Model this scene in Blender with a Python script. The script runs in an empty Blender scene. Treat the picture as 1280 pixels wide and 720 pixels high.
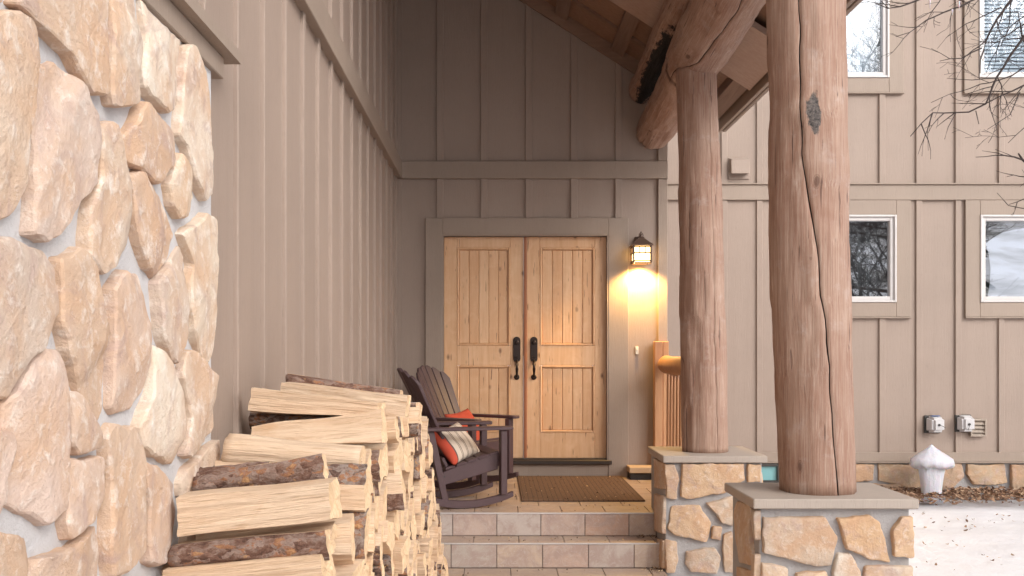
import bpy, bmesh, math, random
from mathutils import Vector, Matrix, noise

random.seed(7)
R = math.radians
F = 1228.5            # focal length in photograph pixels
CAMZ = 1.156
def P(u, v, s):       # photograph point at a scale of s pixels per metre
    return Vector(((u-620.0)/s, F/s, CAMZ+(440.0-v)/s))

scene = bpy.context.scene
col = scene.collection

# ------------------------------------------------------------------ materials
def new_mat(name):
    m = bpy.data.materials.new(name); m.use_nodes = True
    nt = m.node_tree; nt.nodes.clear()
    return m, N(nt)

class N:
    def __init__(s, nt): s.nt = nt
    def n(s, t, **k):
        x = s.nt.nodes.new(t)
        for a, b in k.items():
            if a == 'inp':
                for i, v in b.items():
                    if hasattr(v, 'links') and hasattr(v, 'node'): s.nt.links.new(v, x.inputs[i])
                    else: x.inputs[i].default_value = v
            else: setattr(x, a, b)
        return x
    def coord(s, kind='Object'): return s.n('ShaderNodeTexCoord').outputs[kind]
    def mapv(s, vec, scale=(1,1,1), loc=(0,0,0)):
        return s.n('ShaderNodeMapping', inp={0: vec, 1: loc, 3: scale}).outputs[0]
    def noise(s, vec, scale=5, detail=5, rough=.55, dist=0.0):
        return s.n('ShaderNodeTexNoise', inp={'Vector': vec, 'Scale': scale, 'Detail': detail, 'Roughness': rough, 'Distortion': dist}).outputs[0]
    def voro(s, vec, scale=5, feature='F1', out=0):
        return s.n('ShaderNodeTexVoronoi', feature=feature, inp={'Vector': vec, 'Scale': scale}).outputs[out]
    def ramp(s, fac, stops, interp='LINEAR'):
        r = s.n('ShaderNodeValToRGB', inp={0: fac}); e = r.color_ramp; e.interpolation = interp
        while len(e.elements) < len(stops): e.elements.new(.5)
        for el, (p, c) in zip(e.elements, stops):
            el.position = p
            el.color = (c, c, c, 1) if isinstance(c, (int, float)) else (*c, 1)
        return r.outputs[0]
    def mix(s, fac, a, b, mode='MIX'):
        x = s.n('ShaderNodeMix', data_type='RGBA', blend_type=mode)
        for i, v in ((0, fac), (6, a), (7, b)):
            if hasattr(v, 'links') and hasattr(v, 'node'): s.nt.links.new(v, x.inputs[i])
            elif i == 0: x.inputs[0].default_value = v
            else: x.inputs[i].default_value = (*v, 1)
        return x.outputs[2]
    def math(s, op, a, b=0.0, c=0.0):
        return s.n('ShaderNodeMath', operation=op, inp={0: a, 1: b, 2: c}).outputs[0]
    def bump(s, h, strength=.3, dist=.01, normal=None):
        k = {'Height': h, 'Strength': strength, 'Distance': dist}
        if normal is not None: k['Normal'] = normal
        return s.n('ShaderNodeBump', inp=k).outputs[0]
    def out(s, color, rough=.7, normal=None, **kw):
        b = s.n('ShaderNodeBsdfPrincipled')
        for key, v in (('Base Color', color), ('Roughness', rough), ('Normal', normal), *kw.items()):
            key = key.replace('_', ' ')
            if v is None: continue
            if hasattr(v, 'links') and hasattr(v, 'node'): s.nt.links.new(v, b.inputs[key])
            elif key in ('Base Color', 'Emission Color'): b.inputs[key].default_value = (*v, 1)
            else: b.inputs[key].default_value = v
        o = s.n('ShaderNodeOutputMaterial'); s.nt.links.new(b.outputs[0], o.inputs[0])
        return b

M = {}
def m_siding(name, c):
    m, g = new_mat(name)
    co = g.coord()
    big = g.noise(co, 1.3, 4)
    grain = g.noise(g.mapv(co, (40, 40, 2.2)), 3.0, 6, .6)
    fine = g.noise(g.mapv(co, (120, 120, 14)), 3.0, 3, .6)
    dirt = g.ramp(g.noise(co, 9, 6, .7), [(.62, 0.0), (.75, .35)])
    a = g.mix(g.ramp(big, [(.3, 0.0), (.7, 1.0)]), tuple(x*.93 for x in c), tuple(x*1.05 for x in c))
    a = g.mix(g.math('MULTIPLY', grain, .22), a, tuple(x*.72 for x in c))
    a = g.mix(g.math('MULTIPLY', dirt, .25), a, tuple(x*.6 for x in c))
    h = g.math('ADD', g.math('MULTIPLY', grain, .7), g.math('MULTIPLY', fine, .3))
    dash = g.ramp(g.noise(g.mapv(co, (70, 70, 5)), 3.0, 2, .5), [(.60, 0.0), (.70, .30)])
    a = g.mix(dash, a, tuple(x*.62 for x in c))
    streak = g.ramp(g.noise(g.mapv(co, (5, 5, .25)), 2.0, 4, .6), [(.5, 0.0), (.75, .30)])
    a = g.mix(streak, a, tuple(x*.78 for x in c))
    g.out(a, .62, g.bump(h, .6, .005))
    M[name] = m
m_siding('siding', (.342, .260, .210))
m_siding('trim_paint', (.328, .253, .200))
m_siding('cap_paint', (.43, .36, .305))

def m_stone(name, stops, pale=.5, warm=(.52, .31, .18)):
    m, g = new_mat(name)
    co = g.coord()
    rnd = g.n('ShaderNodeNewGeometry').outputs['Random Per Island']
    off = g.n('ShaderNodeCombineXYZ', inp={0: g.math('MULTIPLY', rnd, 37.0), 1: g.math('MULTIPLY', rnd, 91.0), 2: 0.0}).outputs[0]
    v = g.n('ShaderNodeVectorMath', operation='ADD', inp={0: co, 1: off}).outputs[0]
    base = g.ramp(rnd, stops, 'LINEAR')
    n1 = g.noise(v, 5.0, 6, .62, .6)
    n2 = g.noise(v, 22, 6, .7, .2)
    n3 = g.noise(v, 90, 4, .7)
    st = g.noise(v, 8.0, 5, .6, 1.2)
    c = g.mix(g.ramp(n1, [(.40, 0.0), (.62, .75)]), base, warm)
    c = g.mix(g.ramp(st, [(.52, 0.0), (.68, .6)]), c, (.43, .30, .26))
    c = g.mix(g.ramp(n2, [(.52, 0.0), (.74, pale)]), c, (.80, .74, .67))
    c = g.mix(g.ramp(n3, [(.66, 0.0), (.78, .5)]), c, (.24, .17, .13))
    c = g.mix(g.ramp(g.noise(v, 48, 6, .75), [(.30, .5), (.40, 0.0)]), c, (.34, .23, .17))
    h = g.math('ADD', g.math('MULTIPLY', n2, .65), g.math('MULTIPLY', n3, .25))
    g.out(c, .88, g.bump(h, .7, .02))
    M[name] = m
m_stone('wainscot_stone', [(0, (.56, .40, .27)), (.2, (.72, .62, .51)), (.4, (.56, .40, .29)), (.6, (.66, .51, .43)), (.8, (.54, .42, .34)), (1, (.72, .60, .46))], .85, (.58, .37, .235))
m_stone('pier_stone', [(0, (.56, .38, .24)), (.3, (.58, .48, .38)), (.55, (.50, .41, .33)), (.8, (.60, .40, .24)), (1, (.64, .56, .47))], .5)
m_stone('foundation_stone', [(0, (.36, .25, .17)), (.35, (.42, .31, .21)), (.7, (.33, .25, .19)), (1, (.46, .30, .19))], .25)

def m_mortar(name, a, b):
    m, g = new_mat(name); co = g.coord()
    n1 = g.noise(co, 6, 5); n2 = g.noise(co, 60, 5, .7)
    c = g.mix(n1, a, b)
    c = g.mix(g.ramp(n2, [(.6, 0.0), (.8, .4)]), c, (.25, .24, .23))
    g.out(c, .92, g.bump(n2, .6, .012)); M[name] = m
m_mortar('mortar', (.33, .315, .31), (.43, .41, .405)); m_mortar('pale_mortar', (.50, .485, .485), (.62, .60, .60))

def m_post(name='log_wood', spot=None):
    # weathered reddish log: grain runs along the object's z; spot = (centre, radii, dark, mid) of a burnt patch
    m, g = new_mat(name); co = g.coord()
    rnd = g.n('ShaderNodeObjectInfo').outputs['Random']
    off = g.n('ShaderNodeCombineXYZ', inp={0: g.math('MULTIPLY', rnd, 13.0), 1: 0.0, 2: g.math('MULTIPLY', rnd, 29.0)}).outputs[0]
    v = g.n('ShaderNodeVectorMath', operation='ADD', inp={0: co, 1: off}).outputs[0]
    big = g.noise(v, 2.6, 5, .6, .5)
    st = g.noise(g.mapv(v, (14, 14, .55)), 2.0, 7, .68, .7)
    fine = g.noise(g.mapv(v, (75, 75, 1.4)), 2.0, 5, .7)
    facet = g.voro(g.mapv(v, (8, 8, 3)), 1.6)
    c = g.mix(g.ramp(big, [(.32, 0.0), (.68, 1.0)]), (.30, .165, .112), (.41, .27, .20))
    c = g.mix(g.ramp(st, [(.44, 0.0), (.68, .65)]), c, (.24, .12, .08))
    c = g.mix(g.ramp(st, [(.28, .7), (.40, 0.0)]), c, (.52, .395, .32))
    c = g.mix(g.ramp(fine, [(.48, 0.0), (.70, .5)]), c, (.56, .44, .36))
    c = g.mix(g.ramp(fine, [(.30, .6), (.42, 0.0)]), c, (.19, .09, .06))
    c = g.mix(g.ramp(g.noise(g.mapv(v, (24, 24, .8)), 2.0, 3), [(.655, 0.0), (.69, .8)]), c, (.10, .05, .035))
    c = g.mix(g.ramp(g.noise(v, 9, 6, .7), [(.56, 0.0), (.72, .35)]), c, (.50, .42, .38))
    kv = g.mapv(v, (3.2, 3.2, 1.7)); kn = g.math('ADD', g.voro(kv, 1.5), g.math('MULTIPLY', g.noise(v, 30, 3), .05))
    c = g.mix(g.ramp(kn, [(.0, .8), (.085, .75), (.105, .1), (.115, .5), (.125, 0.0)]), c, (.12, .06, .04))
    h = g.math('ADD', g.math('MULTIPLY', st, .6), g.math('MULTIPLY', fine, .45))
    h = g.math('ADD', h, g.math('MULTIPLY', facet, .45))
    if spot:
        (sx, sy, sz), (rx, ry, rz), c1, c2, th_ = spot
        d = g.n('ShaderNodeVectorMath', operation='LENGTH', inp={0: g.mapv(co, (1/rx, 1/ry, 1/rz), (-sx/rx, -sy/ry, -sz/rz))}).outputs['Value']
        d = g.math('ADD', d, g.math('MULTIPLY', g.math('SUBTRACT', g.noise(g.mapv(co, (9, 9, 4)), 2.2, 7, .72), .5), 1.5))
        mask = g.ramp(d, [(th_-.12, 1.0), (th_+.02, 0.0)])
        ns = g.noise(co, 70, 6, .75)
        sc = g.ramp(ns, [(.35, c1), (.60, c2)])
        c = g.mix(mask, c, sc)
        h = g.math('ADD', h, g.math('MULTIPLY', mask, g.math('SUBTRACT', g.math('MULTIPLY', ns, 1.2), .8)))
    g.out(c, .75, g.bump(h, .7, .016)); M[name] = m
m_post()
def m_char():
    m, g = new_mat('charred_wood'); co = g.coord()
    n1 = g.noise(co, 18, 6, .7); cr = g.voro(g.mapv(co, (22, 22, 9)), 1.5, 'DISTANCE_TO_EDGE')
    c = g.mix(n1, (.006, .006, .006), (.035, .030, .028))
    g.out(c, .6, g.bump(g.math('ADD', n1, g.ramp(cr, [(0, 0.0), (.12, 1.0)])), .9, .02)); M['charred_wood'] = m
m_char()
def m_burl():
    m, g = new_mat('burl'); co = g.coord()
    n1 = g.noise(co, 60, 6, .75)
    c = g.ramp(n1, [(.35, (.06, .055, .055)), (.55, (.15, .135, .13)), (.7, (.33, .22, .13))])
    g.out(c, .9, g.bump(n1, 1.0, .02)); M['burl'] = m
m_burl()

def m_boards(name, a, b, axis='X', rough=.6):
    m, g = new_mat(name); co = g.coord()
    sc = {'X': (1.2, 18, 18), 'Y': (18, 1.2, 18), 'Z': (18, 18, 1.2)}[axis]
    st = g.noise(g.mapv(co, sc), 2.0, 6, .62, .6)
    fine = g.noise(g.mapv(co, tuple(x*4 for x in sc)), 2.0, 4, .6)
    rnd = g.n('ShaderNodeNewGeometry').outputs['Random Per Island']
    c = g.mix(g.ramp(st, [(.3, 0.0), (.7, 1.0)]), a, b)
    c = g.mix(g.math('MULTIPLY', rnd, .35), c, tuple(x*.6 for x in a))
    g.out(c, rough, g.bump(g.math('ADD', st, g.math('MULTIPLY', fine, .5)), .3, .004)); M[name] = m
m_boards('soffit_wood', (.25, .135, .08), (.36, .21, .13), 'X')
m_boards('rafter_wood', (.22, .125, .08), (.30, .185, .12), 'X')
m_boards('pale_board', (.40, .27, .21), (.48, .35, .28), 'X')
m_boards('eave_wood', (.20, .12, .08), (.29, .19, .14), 'Y')
m_boards('newel_wood', (.40, .185, .085), (.54, .285, .135), 'Z')
m_boards('ledge_wood', (.50, .33, .18), (.62, .44, .27), 'X')

def m_door():
    m, g = new_mat('door_wood'); co = g.coord()
    rnd = g.n('ShaderNodeNewGeometry').outputs['Random Per Island']
    off = g.n('ShaderNodeCombineXYZ', inp={0: g.math('MULTIPLY', rnd, 5.0), 1: 0.0, 2: g.math('MULTIPLY', rnd, 17.0)}).outputs[0]
    v = g.n('ShaderNodeVectorMath', operation='ADD', inp={0: co, 1: off}).outputs[0]
    st = g.noise(g.mapv(v, (16, 16, 1.0)), 2.0, 6, .6, .8)
    fig = g.noise(v, 7, 4, .6, 1.0)
    c = g.mix(g.ramp(st, [(.3, 0.0), (.7, 1.0)]), (.64, .37, .195), (.75, .49, .29))
    c = g.mix(g.math('MULTIPLY', rnd, .4), c, (.58, .29, .125))
    c = g.mix(g.ramp(fig, [(.5, 0.0), (.75, .35)]), c, (.82, .58, .36))
    kv = g.mapv(v, (7, 7, 4.0))
    kn = g.voro(kv, 1.0); kc = g.n('ShaderNodeTexVoronoi', inp={'Vector': kv, 'Scale': 1.0}).outputs[1]
    sel = g.ramp(g.n('ShaderNodeSeparateColor', inp={0: kc}).outputs[0], [(.42, 0.0), (.44, 1.0)])
    wob = g.math('ADD', kn, g.math('MULTIPLY', g.noise(v, 30, 3), .06))
    spot = g.math('MULTIPLY', g.ramp(wob, [(.06, .9), (.11, .5), (.17, 0.0)]), sel)
    c = g.mix(spot, c, (.14, .055, .02))
    ck = g.math('MULTIPLY', g.ramp(g.noise(g.mapv(v, (34, 34, 2.4)), 2.0, 2), [(.68, 0.0), (.72, .85)]), 1.0)
    c = g.mix(ck, c, (.22, .09, .035))
    g.out(c, .45, g.bump(st, .15, .003)); M['door_wood'] = m
m_door()

def m_simple(name, c, rough=.5, metal=0.0, bump=.0, bscale=60, var=.25):
    m, g = new_mat(name); co = g.coord()
    n1 = g.noise(co, bscale, 5, .65); n2 = g.noise(co, bscale*.12, 4)
    cc = g.mix(g.math('MULTIPLY', n2, var*1.6), c, tuple(x*.55 for x in c))
    cc = g.mix(g.ramp(n1, [(.6, 0.0), (.8, var)]), cc, tuple(min(1, x*1.5+.02) for x in c))
    g.out(cc, rough, g.bump(n1, bump, .004) if bump else None, Metallic=metal); M[name] = m
m_simple('crack_wood', (.045, .026, .02), .9)
m_simple('astragal_wood', (.36, .13, .05), .5, bump=.1)
m_simple('bronze', (.040, .026, .022), .38, .6, .2)
m_simple('lantern_bronze', (.14, .085, .062), .45, .4, .2)
m_simple('threshold_dark', (.055, .040, .032), .45, .3, .1)
m_simple('chair_plastic', (.088, .049, .052), .45, 0, .15, 180, .3)
m_simple('vinyl_white', (.66, .62, .60), .35, 0, 0)
m_simple('plastic_grey', (.58, .56, .56), .85, 0, .1, 60, .1)
m_simple('gasket_dark', (.05, .045, .04), .6)
m_simple('label_blue', (.05, .17, .50), .4)
m_simple('button_white', (.75, .70, .60), .4)
m_simple('base_dark', (.030, .024, .020), .7, 0, .6, 40)
m_simple('tan_plastic', (.40, .325, .262), .5)
m_simple('bark_tree', (.055, .038, .034), .85, 0, .5, 80)
m_simple('needles', (.030, .048, .030), .9)
m_simple('strip_metal', (.66, .62, .60), .35, .3)
m_simple('pane_backing', (.62, .66, .70), .8)
m_simple('dim_backing', (.17, .17, .165), .9)
m_simple('snow_reflection', (.88, .86, .90), .8, 0, 0, 60, .08)  # white put in for snow mirrored in the lower right window
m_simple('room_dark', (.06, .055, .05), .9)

def m_snow():
    m, g = new_mat('snow'); co = g.coord()
    n1 = g.noise(co, 3.5, 6, .6); n2 = g.noise(co, 40, 4, .7)
    c = g.mix(g.ramp(n1, [(.4, 0.0), (.7, 1.0)]), (.80, .80, .83), (.73, .73, .77))
    c = g.mix(g.ramp(g.noise(co, 60, 3, .6), [(.74, 0.0), (.79, .4)]), c, (.45, .36, .30))
    g.out(c, .75, g.bump(g.math('ADD', n1, g.math('MULTIPLY', n2, .25)), .5, .05)); M['snow'] = m
m_snow()
def m_hill():
    m, g = new_mat('hill_snow'); co = g.coord()
    n = g.noise(co, .12, 6, .65)
    c = g.ramp(n, [(.42, (.72, .72, .75)), (.52, (.45, .43, .42)), (.62, (.16, .15, .13))])
    g.out(c, .9); M['hill_snow'] = m
m_hill()
def m_ice():
    m, g = new_mat('ice'); co = g.coord()
    n = g.noise(g.mapv(co, (14, 14, 3)), 2.0, 5, .6); n2 = g.noise(co, 40, 4, .7)
    c = g.mix(n, (.50, .50, .56), (.72, .71, .75))
    g.out(c, .35, g.bump(g.math('ADD', n, g.math('MULTIPLY', n2, .4)), .6, .015), Subsurface_Weight=.5, Subsurface_Scale=.03, Transmission_Weight=.12)
    M['ice'] = m
m_ice()

def m_tile(name, stops):
    m, g = new_mat(name); co = g.coord()
    rnd = g.n('ShaderNodeNewGeometry').outputs['Random Per Island']
    off = g.n('ShaderNodeCombineXYZ', inp={0: g.math('MULTIPLY', rnd, 41.0), 1: g.math('MULTIPLY', rnd, 23.0), 2: 0.0}).outputs[0]
    v = g.n('ShaderNodeVectorMath', operation='ADD', inp={0: co, 1: off}).outputs[0]
    base = g.ramp(rnd, stops)
    n1 = g.noise(v, 5, 6, .6, 1.6); n2 = g.noise(v, 30, 5, .7)
    c = g.mix(g.ramp(n1, [(.42, 0.0), (.60, .75)]), base, (.36, .26, .22))
    c = g.mix(g.ramp(g.noise(v, 11, 5, .65, 1.0), [(.52, 0.0), (.68, .4)]), c, (.52, .44, .38))
    w = g.ramp(g.noise(v, 8, 4, .6, 3.0), [(.49, 0.0), (.51, .4), (.53, 0.0)])
    c = g.mix(w, c, (.55, .50, .46))
    c = g.mix(g.ramp(n2, [(.62, 0.0), (.78, .35)]), c, (.18, .13, .11))
    g.out(c, .45, g.bump(n2, .25, .004)); M[name] = m
m_tile('riser_tile', [(0, (.46, .29, .21)), (.25, (.47, .415, .375)), (.45, (.48, .32, .245)), (.65, (.40, .36, .33)), (.85, (.52, .41, .32)), (1, (.46, .33, .25))])
m_tile('floor_tile', [(0, (.41, .28, .19)), (.3, (.46, .33, .23)), (.6, (.41, .30, .22)), (1, (.48, .36, .26))])
m_simple('grout', (.29, .245, .215), .9, 0, .4, 90)

def m_mat():
    m, g = new_mat('coir'); co = g.coord()
    sx = g.math('ABSOLUTE', g.math('SUBTRACT', g.math('FRACT', g.math('MULTIPLY', g.n('ShaderNodeSeparateXYZ', inp={0: co}).outputs[0], 26.0)), .5))
    sy = g.math('ABSOLUTE', g.math('SUBTRACT', g.math('FRACT', g.math('MULTIPLY', g.n('ShaderNodeSeparateXYZ', inp={0: co}).outputs[1], 16.0)), .5))
    grid = g.math('MAXIMUM', sx, sy); n = g.noise(co, 150, 4, .7); n2 = g.noise(co, 5, 4)
    c = g.mix(n, (.065, .034, .019), (.25, .135, .075))
    c = g.mix(g.ramp(grid, [(.38, 0.0), (.46, .65)]), c, (.022, .014, .010))
    c = g.mix(g.math('MULTIPLY', n2, .4), c, (.14, .085, .05))
    g.out(c, .95, g.bump(g.math('ADD', n, g.math('MULTIPLY', grid, -.8)), .9, .008)); M['coir'] = m
m_mat()
def m_cloth(name, stops=None, c=None):
    m, g = new_mat(name); co = g.coord()
    w = g.noise(co, 260, 2, .5); f = g.noise(co, 9, 3)
    if stops:
        x = g.n('ShaderNodeSeparateXYZ', inp={0: co}).outputs[1]
        cc = g.ramp(g.math('FRACT', g.math('ADD', g.math('MULTIPLY', x, 2.3), .5)), stops, 'CONSTANT')
    else:
        cc = g.mix(f, tuple(v*.85 for v in c), c)
    cc = g.mix(g.math('MULTIPLY', w, .2), cc, (.3, .2, .15))
    g.out(cc, .9, g.bump(w, .4, .003)); M[name] = m
cr, dk, rd = (.62, .52, .42), (.10, .055, .05), (.55, .06, .025)
m_cloth('stripe_cloth', [(0, rd), (.16, dk), (.18, cr), (.295, dk), (.308, cr), (.328, dk), (.341, cr), (.46, dk), (.472, cr), (.492, dk), (.504, cr), (.62, dk), (.632, cr), (.652, dk), (.664, cr), (.80, dk), (.82, cr)])
m_cloth('orange_cloth', c=(.52, .055, .022))

def m_fire():
    m, g = new_mat('split_wood'); co = g.coord()
    rnd = g.n('ShaderNodeObjectInfo').outputs['Random']
    off = g.n('ShaderNodeCombineXYZ', inp={0: g.math('MULTIPLY', rnd, 7.0), 1: g.math('MULTIPLY', rnd, 19.0), 2: g.math('MULTIPLY', rnd, 31.0)}).outputs[0]
    v = g.n('ShaderNodeVectorMath', operation='ADD', inp={0: co, 1: off}).outputs[0]
    st = g.noise(g.mapv(v, (1.3, 22, 22)), 2.0, 6, .6, .5)
    fine = g.noise(g.mapv(v, (4, 120, 120)), 2.0, 4, .65)
    c = g.mix(g.ramp(st, [(.32, 0.0), (.68, 1.0)]), (.63, .41, .25), (.81, .61, .43))
    c = g.mix(g.math('MULTIPLY', rnd, .4), c, (.76, .60, .45))
    c = g.mix(g.ramp(g.noise(v, 6, 4, .6, .5), [(.56, 0.0), (.72, .55)]), c, (.60, .33, .15))
    kn = g.voro(g.mapv(v, (5, 9, 9)), 1.0)
    c = g.mix(g.ramp(kn, [(.03, .9), (.07, .6), (.10, 0.0)]), c, (.22, .09, .04))
    c = g.mix(g.ramp(g.noise(g.mapv(v, (2.5, 40, 40)), 2.0, 2), [(.66, 0.0), (.74, .6)]), c, (.40, .22, .11))
    c = g.mix(g.ramp(fine, [(.34, .5), (.44, 0.0)]), c, (.46, .28, .15))
    g.out(c, .78, g.bump(g.math('ADD', st, g.math('MULTIPLY', fine, .9)), .9, .010)); M['split_wood'] = m
    m, g = new_mat('end_grain'); co = g.coord()
    rnd = g.n('ShaderNodeObjectInfo').outputs['Random']
    v = g.n('ShaderNodeVectorMath', operation='ADD', inp={0: co, 1: g.n('ShaderNodeCombineXYZ', inp={0: 0.0, 1: g.math('MULTIPLY', rnd, .12), 2: .05}).outputs[0]}).outputs[0]
    d = g.n('ShaderNodeVectorMath', operation='LENGTH', inp={0: g.mapv(v, (0, 1, 1))}).outputs['Value']
    ring = g.math('SINE', g.math('MULTIPLY', g.math('ADD', d, g.math('MULTIPLY', g.noise(co, 8, 3), .02)), 420.0))
    n = g.noise(co, 45, 5, .7)
    c = g.mix(n, (.66, .44, .25), (.82, .62, .41))
    c = g.mix(g.ramp(ring, [(.3, 0.0), (1.0, .3)]), c, (.52, .31, .16))
    c = g.mix(g.ramp(g.noise(co, 7, 4), [(.55, 0.0), (.75, .5)]), c, (.56, .36, .20))
    g.out(c, .85, g.bump(n, .7, .01)); M['end_grain'] = m
    m, g = new_mat('bark'); co = g.coord()
    rnd = g.n('ShaderNodeObjectInfo').outputs['Random']
    v = g.n('ShaderNodeVectorMath', operation='ADD', inp={0: co, 1: g.n('ShaderNodeCombineXYZ', inp={0: g.math('MULTIPLY', rnd, 23.0), 1: 0.0, 2: 0.0}).outputs[0]}).outputs[0]
    n1 = g.noise(g.mapv(v, (20, 34, 34)), 1.0, 7, .72, .2); n2 = g.noise(v, 60, 5, .75)
    wv = g.n('ShaderNodeVectorMath', operation='ADD', inp={0: v, 1: g.n('ShaderNodeVectorMath', operation='SCALE', inp={0: g.n('ShaderNodeTexNoise', inp={'Vector': v, 'Scale': 24.0, 'Detail': 4.0}).outputs[1], 3: .035}).outputs[0]}).outputs[0]
    pv = g.n('ShaderNodeTexVoronoi', inp={'Vector': g.mapv(wv, (24, 52, 52)), 'Scale': 1.0})
    pl = pv.outputs[0]; cell = g.n('ShaderNodeSeparateColor', inp={0: pv.outputs[1]}).outputs[0]
    c = g.ramp(g.math('ADD', g.math('MULTIPLY', n1, .75), g.math('MULTIPLY', cell, .25)), [(.34, (.06, .035, .028)), (.43, (.19, .105, .075)), (.50, (.30, .215, .175)), (.57, (.39, .31, .265)), (.63, (.38, .17, .085)), (.72, (.60, .34, .16))])
    c = g.mix(g.math('MULTIPLY', g.ramp(rnd, [(.4, 0.0), (.6, .5)]), n2), c, (.30, .13, .075))
    c = g.mix(g.ramp(n2, [(.56, 0.0), (.72, .7)]), c, (.06, .035, .028))
    c = g.mix(g.ramp(g.noise(v, 14, 6, .75), [(.62, 0.0), (.66, .9)]), c, (.58, .33, .15))
    h = g.math('ADD', n1, g.math('ADD', g.math('MULTIPLY', n2, .6), g.math('MULTIPLY', pl, -.5)))
    g.out(c, .92, g.bump(h, 1.0, .02)); M['bark'] = m
m_fire()
def m_leaf():
    m, g = new_mat('dead_leaf'); 
    rnd = g.n('ShaderNodeNewGeometry').outputs['Random Per Island']
    c = g.ramp(rnd, [(0, (.10, .05, .03)), (.35, (.22, .12, .07)), (.6, (.34, .20, .12)), (.85, (.46, .31, .20)), (1, (.16, .09, .06))])
    g.out(c, .85); M['dead_leaf'] = m
    m, g = new_mat('chip')
    rnd = g.n('ShaderNodeNewGeometry').outputs['Random Per Island']
    c = g.ramp(rnd, [(0, (.06, .035, .025)), (.55, (.12, .07, .045)), (.75, (.60, .40, .22)), (1, (.72, .55, .36))])
    g.out(c, .85); M['chip'] = m
m_leaf()
def m_glass(name, tint=(.9, .93, .95), refl=.22):
    m, g = new_mat(name)
    co = g.coord()
    nb = g.bump(g.noise(co, 1.6, 2, .4), .012, .05)
    tr = g.n('ShaderNodeBsdfTransparent', inp={0: (*tint, 1)})
    gl = g.n('ShaderNodeBsdfGlossy', inp={0: (.95, .96, 1, 1), 'Roughness': .012, 'Normal': nb})
    mx = g.n('ShaderNodeMixShader', inp={0: refl, 1: tr.outputs[0], 2: gl.outputs[0]})
    o = g.n('ShaderNodeOutputMaterial'); g.nt.links.new(mx.outputs[0], o.inputs[0]); M[name] = m
m_glass('window_glass', refl=.30); m_glass('upper_window_glass', refl=.085)
def m_lampglass():
    m, g = new_mat('lamp_glass')
    g.out((.9, .8, .6), .4, None, Emission_Color=(1.0, .66, .27), Emission_Strength=4.0); M['lamp_glass'] = m
m_lampglass()
m_simple('cellar_pane', (.24, .50, .52), .15)

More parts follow.
